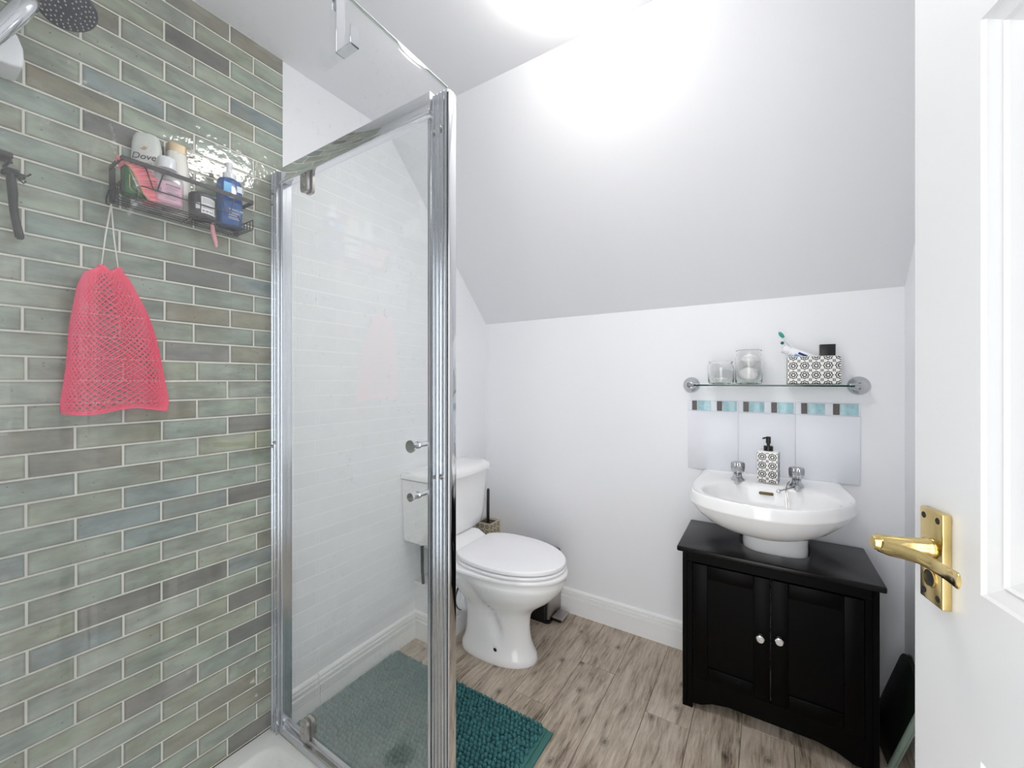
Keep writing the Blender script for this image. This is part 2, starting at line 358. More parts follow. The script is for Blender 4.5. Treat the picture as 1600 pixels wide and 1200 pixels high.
def text_on(body, size, origin, ux, uz, material, parent, name='lettering', shear=0.0, sx=1.0, ext=.0002, align='CENTER'):
    """flat lettering: text converted to a mesh that lies in the plane spanned by ux and uz"""
    cu = bpy.data.curves.new(name, 'FONT'); cu.body = body; cu.size = size; cu.extrude = ext; cu.shear = shear; cu.align_x = align
    to = bpy.data.objects.new('tmp', cu); COL.objects.link(to)
    dg = bpy.context.evaluated_depsgraph_get(); me = bpy.data.meshes.new_from_object(to.evaluated_get(dg))
    bpy.data.objects.remove(to)
    ux = Vector(ux).normalized(); uz = Vector(uz).normalized(); un = ux.cross(uz); o = Vector(origin)
    inv = wmat(parent).inverted()
    for v in me.vertices: v.co = inv @ (o + ux*v.co.x*sx + uz*v.co.y + un*v.co.z)
    me.materials.clear(); me.materials.append(M[material])
    ob = bpy.data.objects.new(name, me); COL.objects.link(ob); ob.parent = parent
    return ob
def clip_poly(poly, w, h):
    for ax, lim, sg in ((0, 0, 1), (0, w, -1), (1, 0, 1), (1, h, -1)):
        out = []
        for i in range(len(poly)):
            a, b_ = poly[i], poly[(i+1) % len(poly)]
            da, db = (a[ax]-lim)*sg, (b_[ax]-lim)*sg
            if da >= 0: out.append(a)
            if (da >= 0) != (db >= 0):
                t_ = da/(da-db); out.append((a[0]+(b_[0]-a[0])*t_, a[1]+(b_[1]-a[1])*t_))
        poly = out
        if len(poly) < 3: return None
    return poly
def star_print(mb, org, ux, uz, w, h, p, ox=0.0, oz=0.0, lift=.0003):
    """printed ornament: eight-point star rings, small octagons and quartered squares on a grid of pitch p"""
    ux = Vector(ux).normalized(); uz = Vector(uz).normalized(); un = ux.cross(uz); o = Vector(org)+un*lift
    def put(poly):
        q_ = clip_poly(poly, w, h)
        if q_: mb.add([o+ux*a+uz*b_ for a, b_ in q_], [list(range(len(q_)))])
    nx, nz = int(w/p)+3, int(h/p)+3
    for i in range(-1, nx):
        for j in range(-1, nz):
            cx, cz = ox+i*p, oz+j*p
            def ring(n, ro, ri, rot=0.0):
                for k_ in range(n):
                    q_ = []
                    for kk, rr in ((k_, 0), (k_+1, 0), (k_+1, 1), (k_, 1)):
                        a = 2*math.pi*kk/n+rot; r_ = (ro, ri)[rr][kk % 2]
                        q_.append((cx+p*r_*math.cos(a), cz+p*r_*math.sin(a)))
                    put(q_)
            ring(16, (.465, .365), (.365, .270)); ring(8, (.235, .235), (.125, .125), R(22.5))
            for sx in (-1, 1):
                for sz in (-1, 1):
                    a0, a1 = .018, .125
                    xs = sorted((cx+p*(.5+sx*a0), cx+p*(.5+sx*a1))); zs = sorted((cz+p*(.5+sz*a0), cz+p*(.5+sz*a1)))
                    put([(xs[0], zs[0]), (xs[1], zs[0]), (xs[1], zs[1]), (xs[0], zs[1])])

# ================================================================= SETTING
XR, YB, YF, ZC = 1.816, 1.94, -0.012, 2.294
ZS, YS = 1.5325, 1.2007            # knee height, start of the slope
DX0, DX1, DZ = 0.985, 1.752, 1.985  # doorway
w_left = struct(MB().box((-.1, YF-.1, -.02), (0, YB+.1, ZC+.05)).build('wall_left', 'wall', smooth=False))
w_back = struct(MB().box((0, YB, -.02), (XR, YB+.1, ZS+.02)).build('wall_back', 'wall', smooth=False))
struct(MB().box((XR, YF-.1, -.02), (XR+.1, YB+.1, ZC+.05)).build('wall_right', 'wall', smooth=False))
wf = MB().box((0, YF-.1, -.02), (DX0, YF, ZC+.05)); wf.box((DX1, YF-.1, -.02), (XR, YF, ZC+.05)); wf.box((DX0, YF-.1, DZ), (DX1, YF, ZC+.05))
w_front = struct(wf.build('wall_front', 'wall', smooth=False))
cp = [(YF-.1, ZC), (YS, ZC), (YB, ZS), (YB+.1, ZS-.103), (YB+.1, ZS+.06), (YS+.04, ZC+.1), (YF-.1, ZC+.1)]
struct(MB().prism(cp, 'x', 0, XR).build('ceiling', 'ceil', smooth=False))
# door lining of the doorway the camera stands in
dl = MB(); dl.box((DX0, YF-.1, 0), (DX0+.018, YF+.0, DZ)); dl.box((DX1-.006, YF-.1, 0), (DX1, YF-.03, DZ)); dl.box((DX0+.018, YF-.1, DZ-.02), (DX1-.006, YF, DZ))
struct(dl.build('trim_1', 'gloss_white'))

# floor: sub-floor slab with planks laid on it
floor = struct(MB().box((0, -.5, -.03), (XR, YB, -.004)).build('floor', 'dark_hole', smooth=False))
PW, cut = .15, [(-.5, .42, 1.33), (-.5, .95, 1.62), (-.5, .18, 1.05), (-.5, .70, 1.50)]
def plank_mesh(x0, x1, y0, y1):
    g, bv = .0006, .0012
    mb = MB(); b0 = [(x0+g, y0+g), (x1-g, y0+g), (x1-g, y1-g), (x0+g, y1-g)]; t0 = [(x0+g+bv, y0+g+bv), (x1-g-bv, y0+g+bv), (x1-g-bv, y1-g-bv), (x0+g+bv, y1-g-bv)]
    return mb.loft([[(a, c, -.004) for a, c in b0], [(a, c, -.0008) for a, c in b0], [(a, c, 0) for a, c in t0]], cap=(False, True))
k = 0; x = -.02
while x < XR:
    c = cut[k % 4]
    for y0, y1 in ((c[0], c[1]), (c[1], c[2]), (c[2], YB)):
        plank_mesh(max(x, 0), min(x+PW, XR), y0, y1).build('plank', 'plank', floor, smooth=False)
    k += 1; x += PW

# skirting boards (moulded profile: thickness out from the wall, height)
SK = [(0, 0), (.016, 0), (.016, .083), (.0095, .0845), (.0095, .0865), (.0135, .089), (.0135, .1005), (.0065, .1025), (.0065, .1045), (.0105, .107), (.0100, .113), (.006, .1195), (0, .122)]
def skirt(mb, p0, p1, nrm):
    p0, p1, n_ = Vector(p0), Vector(p1), Vector(nrm)
    mb.loft([[p0+n_*d+Vector((0, 0, z)) for d, z in SK], [p1+n_*d+Vector((0, 0, z)) for d, z in SK]])
BX, BY0, BZ = .155, 1.372, .262     # pipe boxing behind the pan
mb = MB(); skirt(mb, (0, .765, 0), (0, .879, 0), (1, 0, 0)); mb.xf(Matrix.Translation((.0012, 0, 0))); skirt(mb, (0, .8815, 0), (0, BY0, 0), (1, 0, 0))
struct(mb.build('baseboard_left', 'gloss_white', ang=20))
mb = MB(); skirt(mb, (BX, YB, 0), (XR, YB, 0), (0, -1, 0)); struct(mb.build('baseboard_back', 'gloss_white', ang=20))
mb = MB(); skirt(mb, (0, BY0, 0), (BX+.016, BY0, 0), (0, -1, 0)); skirt(mb, (BX, BY0-.016, 0), (BX, YB, 0), (1, 0, 0)); struct(mb.build('baseboard_1', 'gloss_white', ang=20))
mb = MB(); skirt(mb, (XR, YB, 0), (XR, .35, 0), (-1, 0, 0)); struct(mb.build('baseboard_right', 'gloss_white', ang=20))
mb = MB().box((0, BY0, 0), (BX, YB, BZ-.015)); mb.box((0, BY0-.008, BZ-.015), (BX+.008, YB, BZ), .003)
struct(mb.build('trim_2', 'gloss_white'))

# green wall tiles, one object per tile
PITCH, Z0, GR = .0547, 1.2, .0040
YT = .750
gm = MB().box((0, YF, .046), (.0060, YT, ZC)).build('grout', 'grout', w_left, smooth=False)
PAL = {'g': [(152, 161, 145), (147, 157, 141), (158, 165, 148), (146, 157, 146), (153, 159, 139), (156, 163, 150), (142, 153, 140)],
       'bl': [(136, 148, 144), (130, 143, 141)], 'br': [(140, 138, 120), (138, 136, 122)], 'dk': [(112, 113, 108), (116, 115, 109)], 'pk': [(134, 132, 126), (130, 130, 124)], 'gr': [(136, 150, 142)]}
SPOT = [('bl',0.449,2.142),('dk',0.435,2.167),('dk',0.541,2.293),('br',0.646,2.290),('pk',0.583,2.130),('bl',0.609,2.037),('bl',0.297,1.837),('br',0.223,1.901),('dk',0.388,1.810),('bl',0.407,0.907),('dk',0.646,0.842),('dk',0.646,1.063),('bl',0.204,0.983),('dk',0.320,0.622),('dk',0.493,0.639),('dk',0.656,0.491),('bl',0.223,0.580),('pk',0.421,0.373),('br',0.656,0.172),('dk',0.665,0.062),('bl',0.167,0.787),('br',0.233,1.058),('br',0.509,1.414),('dk',0.456,1.495),('dk',0.557,1.556),('dk',0.524,1.472),('br',0.264,1.009),('pk',0.493,1.301),('br',0.435,0.197),('dk',0.637,0.398),('bl',0.394,0.833),('br',0.394,1.098),('gr',0.185,1.577)]
tile_mesh = {}
def tile_obj(y0, y1, z0, z1, rnd):
    key = (round(y1-y0, 4), round(z1-z0, 4))
    if key not in tile_mesh:
        a, c, bv = key[0]/2, key[1]/2, .0016
        mb = MB(); ring = lambda i, h: [(h, -a+i, -c+i), (h, a-i, -c+i), (h, a-i, c-i), (h, -a+i, c-i)]
        mb.loft([ring(0, .002), ring(0, .0055), ring(bv*.4, .0072), ring(bv, .0076)], cap=(False, True))
        me_o = mb.build('tile', 'tile', smooth=False); tile_mesh[key] = me_o.data; bpy.data.objects.remove(me_o)
    o = bpy.data.objects.new('tile', tile_mesh[key]); COL.objects.link(o); o.parent = w_left
    o.location = (0, (y0+y1)/2, (z0+z1)/2); o.rotation_euler = (0, rnd.uniform(-.006, .006), rnd.uniform(-.004, .004))
    kind = 'g'
    for kd, sy, sz in SPOT:
        if y0 <= sy <= y1 and z0 <= sz <= z1: kind = kd
    if kind == 'g' and rnd.random() < .06: kind = rnd.choice(['bl', 'br', 'bl'])
    cc = rnd.choice(PAL[kind]); f_ = rnd.uniform(.95, 1.05)
    o.color = tuple(v*f_ for v in lin(*cc)[:3])+(1,)
rnd = random.Random(3)
JA = ([.0, .112, .2711, .4306, .5895], [.0, .105, .262, .4242, .5836])
JB = ([.024, .182, .3404, .4976, .6584], [.030, .1866, .3465, .5063, .6661])
for row in range(-20, 22):
    zt = Z0-row*PITCH; zb = max(zt-PITCH, .049)
    if zt-zb < .006: continue
    low = 0 if row < -1 else 1
    js = (JA if row % 2 == 0 else JB)[low]; js = [j+rnd.uniform(-.0012, .0012) for j in js]
    ys = [YF] + [j for j in js if j > YF+.01] + [YT]
    for a, c in zip(ys[:-1], ys[1:]): tile_obj(a+GR/2, c-(GR/2 if c < YT else 0), zb+GR/2, zt-GR/2, rnd)
# mould along the lowest joints next to the profile
mb = MB()
for a, c, z in ((.60, .662, .1035), (.672, .707, .1035), (.66, .707, .158), (.69, .707, .213)):
    mb.box((.0058, a, z-.0018), (.0066, c, z+.0014))
mb.box((.0058, .6645, .052), (.0067, .6678, .101)); mb.box((.0046, .45, .0462), (.0075, .71, .0492))
stuff(mb.build('mould', 'mould', w_left, smooth=False))

# splashback above the basin, part of the back wall
TX = [1.1085, 1.3045, 1.5005, 1.6965]
for i in range(3):
    MB().box((TX[i]+.001, YB-.007, .8155), (TX[i+1]-.001, YB, 1.0665), .0015, 2).build('tile', 'white_tile', w_back)
    bt = MB().box((TX[i]+.001, YB-.007, 1.0695), (TX[i+1]-.001, YB, 1.1150), .0012, 2).build('border_tile', 'white_tile', w_back)
    for j in range(2):
        x0 = TX[i]+.018+j*.098
        MB().box((x0, YB-.0095, 1.0715), (x0+.0195, YB-.006, 1.113), .001, 1).build('grey_chip', 'grey_chip', bt)
        MB().box((x0+.022, YB-.0095, 1.0715), (x0+.074, YB-.006, 1.113), .0015, 2).build('aqua_chip', 'aqua', bt)
MB().box((TX[0]-.001, YB-.003, .8145), (TX[3]+.001, YB, 1.116)).build('grout', 'white_tile', w_back, smooth=False)

# ================================================================= CEILING LAMP
lx, ly = .970, .940
lamp = thing('ceiling_lamp', 'glowing round white dome lamp on the ceiling', 'lamp', (lx, ly, ZC))
MB().lathe([(.0, 0), (.168, 0), (.168, -.018), (.0, -.018)], (lx, ly, ZC), n=48).build('base', 'white_plastic', lamp)
MB().lathe([(.160, -.018), (.163, -.024), (.160, -.036), (.146, -.050), (.116, -.062), (.07, -.070), (.03, -.0735), (0, -.074)], (lx, ly, ZC), n=48).build('diffuser', 'lamp', lamp)

# ================================================================= SHOWER
TZ = .046
tray = thing('shower_tray', 'white shower tray in the corner below the green tiles', 'shower tray', (.39, .37, 0))
X0, Y0, X1, Y1 = .0, YF, .790, .757
def rr(i, z, r): return [(a, c, z) for a, c in rrect(X0+i, Y0+i, X1-i, Y1-i, r, 6)]
MB().loft([rr(0, 0, .01), rr(0, TZ-.006, .01), rr(.004, TZ, .01), rr(.062, TZ, .05), rr(.070, TZ-.003, .055), rr(.078, TZ-.010, .06), rr(.10, TZ-.022, .07), rr(.2, TZ-.027, .1)]).build('basin', 'tray', tray)
MB().lathe([(.0, .006), (.030, .0055), (.042, .004), (.046, .0)], (.43, .575, TZ-.0255), n=32).build('drain', 'steel', tray)

XS, YD = .7702, .730
enc = thing('shower_enclosure', 'chrome framed glass shower enclosure with pivot door', 'shower enclosure', (XS, YD, TZ))
EZ = 1.886
# wall profile with inner channel ribs
mb = MB().box((.0075, .708, TZ), (.052, .750, EZ), .0015, 1); mb.box((.018, .7045, TZ), (.021, .709, EZ)); mb.box((.034, .7045, TZ), (.037, .709, EZ)); mb.box((.049, .704, TZ), (.054, .72, EZ))
mb.build('wall_profile', 'alu', enc)
mb = MB().box((.056, .716, TZ), (.068, .748, EZ), .001, 1); mb.build('jamb', 'alu', enc)
for i, z in enumerate((1.822, 1.807, 1.786, .998, .984, .11)):
    MB().sphere((.028+.010*(i % 2), .706, z), .0048, 8, 6).build('screw', 'steel', enc)
# corner post
mb = MB().box((.7225, .722, TZ), (.769, .746, EZ), .0015, 2)
for x in (.7235, .734, .745, .756): mb.box((x, .7185, TZ), (x+.0028, .7225, EZ))
mb.build('corner_post', 'alu', enc)
MB().box((.7728, .7175, TZ), (.7772, .7435, EZ-.006), .0015, 3).build('outer_trim', 'chrome', enc)
MB().box((.7690, .7176, TZ), (.7727, .7440, EZ-.010)).build('seal', 'seal', enc)
for z in (1.80, .972):
    MB().sphere((.752, .7175, z), .0055, 8, 6).build('screw', 'steel', enc); MB().sphere((.730, .7175, z-.004), .0035, 8, 6).build('screw', 'steel', enc)
# top rail and sill
mb = MB().box((.068, .712, 1.846), (.722, .746, EZ+.006), .002, 2); mb.box((.068, .708, 1.838), (.722, .714, 1.849), .002, 2); mb.build('top_rail', 'chrome', enc)
mb = MB().box((.056, .712, TZ), (.722, .748, .072), .002, 2); mb.box((.056, .722, .070), (.722, .736, .086), .002, 2); mb.build('sill', 'alu', enc)
# fixed side pane with its floor channel
MB().box((XS-.003, YF, .075), (XS+.003, .7175, EZ-.002)).build('side_pane', 'glass', enc, smooth=False)
MB().box((XS-.0034, YF, EZ-.002), (XS+.0034, .7175, EZ-.0003)).build('pane_edge', 'glass_edge', enc, smooth=False)
MB().box((XS-.011, YF, TZ), (XS+.011, .712, .078), .002, 2).build('side_channel', 'alu', enc)
# pivot door
door = bpy.data.objects.new('door', None); COL.objects.link(door); door.parent = enc; door.location = (.17-XS, 0, 0); door.empty_display_size = .05
MB().box((.070, YD-.003, .092), (.7046, YD+.003, 1.836)).build('door_pane', 'glass', door, smooth=False)
MB().box((.7046, YD-.008, .090), (.7136, YD+.010, 1.838), .002, 2).build('magnet_strip', 'alu', door)
for z0, z1 in ((1.786, 1.860), (.080, .142)):
    mb = MB(); mb.prism(rrect(.168, z0, .206, z1, .012, 5), 'y', YD-.014, YD-.0035, .0015, 1); mb.prism(rrect(.168, z0, .206, z1, .012, 5), 'y', YD+.0035, YD+.014, .0015, 1)
    for zz in (z0+.02, z1-.02): mb.lathe([(.0, .0024), (.006, .002), (.0075, 0)], (.187, YD-.014, zz), (0, -1, 0), 14)
    mb.build('pivot_bracket', 'steel', door)
mb = MB()
for z, rc in ((1.041, .0155), (.918, .0105)):
    mb.tube([(.674, YD-.034, z), (.674, YD+.045, z)], .0072, 16)
    mb.lathe([(0, .0), (rc, 0), (rc, -.004), (.0085, -.006), (.0085, -.02), (0, -.02)], (.674, YD-.036, z), (0, -1, 0), 24)
    mb.lathe([(0, 0), (.0092, 0), (.0092, .004), (0, .004)], (.674, YD-.010, z), (0, 1, 0), 20)
mb.tube([(.674, YD+.047, .86), (.674, YD+.047, 1.10)], .0085, 16)
mb.build('handle', 'chrome', door)

# robe hook over the side pane
hk = thing('over_pane_hook', 'flat chrome strip hook hanging over the shower side pane', 'hook', (XS, .447, 1.75))
hy0, hy1 = .4260, .4430; gx = XS+.0045
pts = [(XS-.0055, 1.845), (XS-.0055, EZ+.004), (gx+.0015, EZ+.004), (gx+.0015, 1.7640), (gx+.040, 1.7640), (gx+.040, 1.7935)]
mb = MB()
for (xa, za), (xb, zb) in zip(pts[:-1], pts[1:]):
    mb.box((min(xa, xb)-.001, hy0, min(za, zb)-.001), (max(xa, xb)+.001, hy1, max(za, zb)+.001), .0004, 1)
mb.build('strip', 'chrome', hk)

# hand shower, its rail bracket, wall bracket
sh = thing('hand_shower', 'dark grey round shower head on a chrome handle near the ceiling', 'shower head', (.13, .225, 1.98))
hc = Vector((.130, .226, 2.001)); hn = Vector((.42, .22, -.88)).normalized()
MB().lathe([(0, -.026), (.02, -.026), (.036, -.019), (.0465, -.008), (.0495, .0), (.0475, .006), (.0445, .0075), (0, .0075)], hc, hn, 40).build('head', 'grey_plastic', sh)
mb = MB(); u_ = hn.orthogonal().normalized(); w_ = hn.cross(u_)
for rr_, n_ in ((.012, 6), (.020, 11), (.028, 16), (.0345, 20), (.041, 24)):
    for k in range(n_):
        a = 2*math.pi*k/n_+rr_*100; mb.lathe([(.0016, 0), (.0013, .002), (0, .0022)], hc+hn*.0074+(u_*math.cos(a)+w_*math.sin(a))*rr_, hn, 6)
stuff(mb.build('nozzles', 'nozzle', sh))
MB().tube([hc-hn*.014, hc+Vector((-.004, -.022, .006)), hc+Vector((-.008, -.038, -.002)), hc+Vector((-.011, -.048, -.014))], [.018, .0165, .0145, .0135], 16).build('neck', 'grey_plastic', sh)
g0 = hc+Vector((-.0105, -.046, -.012)); g1 = hc+Vector((-.030, -.106, -.140)); gd = (g1-g0)
mb = MB().tube([g0, g0+gd*.02, g0+gd*.3, g0+gd*.7, g1], [.0135, .0155, .0165, .0155, .0145], 16)
for k in range(4):
    a = R(50+k*40); ofs = Vector((math.cos(a)*.0155, 0, math.sin(a)*.0155)); mb.tube([g0+gd*.06+ofs, g0+gd*.94+ofs], .0018, 6)
mb.build('handle', 'chrome', sh)
wb = thing('wall_bracket', 'white rounded plastic bracket on the tiles beneath the shower handle', 'bracket', (.04, .13, 1.87))
mb = MB(); pf = [(.02, 1.852), (.156, 1.850), (.172, 1.855), (.1735, 1.873), (.1725, 1.895), (.165, 1.918), (.150, 1.932), (.13, 1.942), (.02, 1.952)]
mb.prism(pf, 'x', .0075, .085, .006, 3); mb.build('shell', 'white_plastic', wb)

# ---------------------------------------------------------------- wire caddy on the tiles
cd = thing('shower_caddy', 'dark wire shower caddy full of bottles on green tiles', 'shower caddy', (.0075, .47, 1.645))
CY0, CY1, CX, CZ, CT = .3195, .612, .104, 1.6465, 1.7325
mb = MB(); bt_, bh = .0022, .011
mb.box((.0076, CY0, CT-bh/2), (CX, CY0+bt_, CT+bh/2)); mb.box((.0076, CY1-bt_, CT-bh/2), (CX, CY1, CT+bh/2)); mb.box((CX-bt_, CY0+bt_, CT-bh/2), (CX, CY1-bt_, CT+bh/2))
mb.build('rim_band', 'black_metal', cd)
MB().box((.0077, CY0, CZ), (.0096, CY0+.012, CT+.004)).build('mount_plate', 'black_metal', cd); MB().box((.0077, CY1-.012, CZ), (.0096, CY1, CT+.004)).build('mount_plate', 'black_metal', cd)
mb = MB(); wr = .0016
for k in range(6):
    x = .014+k*.0174
    mb.tube([(x, CY0+.002, CZ+.034), (x, CY0+.002, CZ+.006), (x, CY0+.007, CZ), (x, CY1-.007, CZ), (x, CY1-.001, CZ+.006), (x, CY1-.001, CZ+.034)], wr, 6)
for y in (CY0+.03, (CY0+CY1)/2, CY1-.03): mb.tube([(.012, y, CZ-.0028), (CX-.001, y, CZ-.0028)], wr, 6)
for s_ in (CY0+.002, CY1-.001): mb.tube([(.014, s_, CZ+.034), (.101, s_, CZ+.034)], wr, 6)
stuff(mb.build('basket_wires', 'black_metal', cd))
mb = MB(); fx = CX+.0005
mb.tube([(fx, .348, CZ), (fx, .348, 1.670), (fx, .351, 1.676), (fx, .357, 1.678), (fx, .565, 1.678), (fx, .572, 1.675), (fx, .575, 1.668), (fx, .575, CZ)], wr, 6)
for ya, yb in ((.3624, .3784), (.3987, .3859), (.5239, .5380), (.5600, .5500)): mb.tube([(fx, ya, CT-.004), (fx, yb, 1.6785)], wr, 6)
mb.tube([(fx, .3784, 1.6790), (fx, .3859, 1.6790)], wr, 6)
stuff(mb.build('front_guard', 'black_metal', cd))
mb = MB(); mb.tube([(.012, CY0-.001, CZ+.03), (.012, CY0-.006, CZ+.006), (.014, CY0-.006, CZ-.006), (.014, CY0+.002, CZ-.008), (.020, CY0+.004, CZ-.004)], wr, 6); mb.build('corner_hook', 'black_metal', cd)

FZ = CZ+.0018
def bottle_rings(cx, cy, prof, n=36, ex=2.6, rot=0.0):
    """prof: (half thickness in x, half width in y, z)"""
    out = []
    for hx, hy, z in prof:
        rg = []
        for k in range(n):
            a = 2*math.pi*k/n; ca, sa = math.cos(a), math.sin(a)
            px_, py_ = hx*math.copysign(abs(ca)**(2/ex), ca), hy*math.copysign(abs(sa)**(2/ex), sa)
            rg.append((cx+px_*math.cos(rot)-py_*math.sin(rot), cy+px_*math.sin(rot)+py_*math.cos(rot), z))
        out.append(rg)
    return out
# white bottle with dark lettering
bt = thing('shampoo_bottle', 'tall white bottle lettered in navy under a small bird', 'bottle', (.033, .386, FZ))
rt = R(-34)   # its front looks out of the caddy towards the room
MB().loft(bottle_rings(.033, .386, [(.015, .028, FZ), (.0175, .0315, FZ+.004), (.0175, .0325, 1.70), (.017, .0320, 1.76), (.0165, .030, 1.81), (.0155, .027, 1.830), (.0135, .022, 1.839), (.008, .012, 1.8425)], rot=rt)).build('body', 'bottle_white', bt)
fu = Vector((-math.sin(rt), math.cos(rt), 0)); fn = Vector((math.cos(rt), math.sin(rt), 0)); fo = Vector((.033, .386, 0))+fn*.0178
text_on('Dove', .0225, fo-fu*.001+Vector((0, 0, 1.7695)), fu, (0, 0, 1), 'print', bt, shear=.22, sx=1.0)
mb = MB()
def bird(c, s):
    P = lambda a, b_: Vector(c)+fu*a*s+Vector((0, 0, b_*s))
    mb.add([P(-1, -.25), P(-.45, -.55), P(.35, -.50), P(.95, .75), P(.45, .35), P(-.05, .8), P(-.35, .2)], [[0, 1, 2, 4, 6], [2, 3, 4], [4, 5, 6]])
bird(tuple(fo+fn*.0002+Vector((0, 0, 1.798))), .0085); mb.build('emblem', 'gold_cap', bt, smooth=False)
mb = MB()
for k in range(9): mb.add([fo+fu*(-.0155+k*.0036)+fn*.0002+Vector((0, 0, 1.7525+dz)) for dz in ()] or [fo+fu*(-.0155+k*.0036+a)+fn*.0002+Vector((0, 0, 1.7600+b_)) for a, b_ in ((0, 0), (.0026, 0), (.0026, .0022), (0, .0022))], [[0, 1, 2, 3]])
stuff(mb.build('small_print', 'print_grey', bt, smooth=False))
# cream bottle, gold cap
bt = thing('lotion_bottle', 'tapering cream bottle with a pale gold cap in the caddy', 'bottle', (.030, .449, FZ))
MB().loft(bottle_rings(.030, .449, [(.018, .030, FZ), (.020, .032, FZ+.004), (.020, .031, 1.72), (.019, .026, 1.78), (.017, .020, 1.822)], ex=4)).build('body', 'bottle_cream', bt)
MB().loft(bottle_rings(.030, .449, [(.0172, .0204, 1.8225), (.0172, .0204, 1.844), (.015, .018, 1.8465)], ex=5)).build('cap', 'gold_cap', bt)
# pink pump soap
bt = thing('hand_soap_bottle', 'clear square bottle of pink soap with a white cap', 'bottle', (.0765, .414, FZ)); px_, py_ = .0765, .414
MB().loft(bottle_rings(px_, py_, [(.022, .027, FZ), (.025, .031, FZ+.004), (.025, .031, 1.715), (.0235, .029, 1.731), (.019, .024, 1.744), (.016, .019, 1.750)], ex=5)).build('shell', 'clear_plastic', bt)
MB().loft(bottle_rings(px_, py_, [(.019, .025, FZ+.010), (.0225, .0285, FZ+.014), (.0228, .0288, 1.712)], ex=5)).build('soap', 'pink_liquid', bt)
MB().lathe([(0, 1.7505), (.0195, 1.7505), (.0195, 1.776), (.018, 1.779), (0, 1.7795)], (px_, py_, 0), n=32).build('cap', 'white_plastic', bt)
mb = MB(); fx = px_+.0252
for y0, y1, z, h in ((-.018, .008, 1.716, .0018), (-.010, .020, 1.7015, .004), (-.008, .014, 1.6945, .0016), (-.012, .010, 1.6895, .0012), (-.006, .018, 1.6825, .003), (-.012, .012, 1.668, .0016), (-.026, -.019, 1.683, .009), (-.027, -.019, 1.6745, .002)):
    mb.add([(fx, py_+y0, z), (fx, py_+y1, z-.0004), (fx, py_+y1, z+h-.0004), (fx, py_+y0, z+h)], [[0, 1, 2, 3]])
stuff(mb.build('small_print', 'print_grey', bt, smooth=False))
# charcoal jar with label
bt = thing('hair_product_tub', 'charcoal tub with a white paper label in the caddy', 'tub', (.076, .492, FZ)); px_, py_ = .0725, .492
MB().lathe([(0, FZ), (.026, FZ), (.0285, FZ+.003), (.0295, 1.70), (.0290, 1.712), (.025, 1.716), (0, 1.7165)], (px_, py_, 0), n=44).build('body', 'jar_body', bt)
def wrap(a0, a1, z0, z1, r, mb, n=12):
    for i in range(n):
        a, c = R(a0+(a1-a0)*i/n), R(a0+(a1-a0)*(i+1)/n)
        mb.add([(px_+r*math.cos(a), py_+r*math.sin(a), z0), (px_+r*math.cos(c), py_+r*math.sin(c), z0), (px_+r*math.cos(c), py_+r*math.sin(c), z1), (px_+r*math.cos(a), py_+r*math.sin(a), z1)], [[0, 1, 2, 3]])
mb = MB(); wrap(-22, 64, 1.658, 1.703, .0299, mb, 16); wrap(-46, -27, 1.668, 1.684, .0299, mb, 4); lb = mb.build('paper_label', 'label_white', bt)
mb = MB()
for z, a1, h in ((1.698, 30, .0012), (1.6945, 44, .0012), (1.691, 38, .0012), (1.6875, 50, .0012), (1.680, 48, .0012), (1.6765, 40, .0012), (1.673, 30, .0012)): wrap(-16, a1, z, z+h, .0302, mb, 8)
for a0, a1 in ((-17, -8), (-3, 11), (15, 24), (27, 34)): wrap(a0, a1, 1.662, 1.6665, .0302, mb, 3)
wrap(54, 57, 1.664, 1.699, .0302, mb, 1); stuff(mb.build('small_print', 'print_grey', bt))
# blue pump bottle
bt = thing('face_wash_bottle', 'blue pump bottle with white lettering at the caddy end', 'bottle', (.07, .565, FZ)); px_, py_ = .066, .563
MB().loft(bottle_rings(px_, py_, [(.020, .026, FZ), (.023, .030, FZ+.004), (.0235, .031, 1.70), (.023, .030, 1.772), (.020, .027, 1.785), (.012, .015, 1.790)], ex=3.2)).build('body', 'blue_bottle', bt)
mb = MB().lathe([(0, 1.7905), (.0165, 1.7905), (.0165, 1.806), (.012, 1.809), (.007, 1.811), (.007, 1.826), (.0085, 1.828), (.0085, 1.838), (0, 1.840)], (px_, py_, 0), n=28)
mb.box((px_-.02, py_-.006, 1.800), (px_+.0, py_+.006, 1.8065), .002, 2); mb.build('pump', 'white_plastic', bt)
fo = Vector((px_+.0240, py_, 0))
text_on('EFFACLAR', .0082, fo+Vector((0, .008, 1.694)), (0, 1, 0), (0, 0, 1), 'print_white', bt)
mb = MB()
for y0, y1, z, h in ((-.010, .020, 1.6885, .001), (-.010, .016, 1.6855, .001), (-.012, .018, 1.680, .0016), (-.012, .014, 1.674, .001), (-.012, .020, 1.670, .001), (-.006, .022, 1.742, .0018), (-.006, .016, 1.738, .001), (.010, .024, 1.752, .018)):
    mb.add([(fo.x, py_+y0, z), (fo.x, py_+y1, z), (fo.x, py_+y1, z+h), (fo.x, py_+y0, z+h)], [[0, 1, 2, 3]])
stuff(mb.build('small_print', 'print_white', bt, smooth=False))
MB().box((fo.x-.001, py_-.024, 1.744), (fo.x+.0006, py_-.004, 1.772), .0004, 1).build('sticker', 'blue_light', bt)
# white tube at the back between tub and pump bottle
mb = MB().loft(bottle_rings(.030, .514, [(.012, .016, FZ), (.014, .018, FZ+.003), (.014, .018, 1.700), (.004, .019, 1.712)], ex=3)); o = mb.build('small_tube', 'bottle_white'); tag(o, 'short white tube hidden behind the charcoal tub', 'tube')
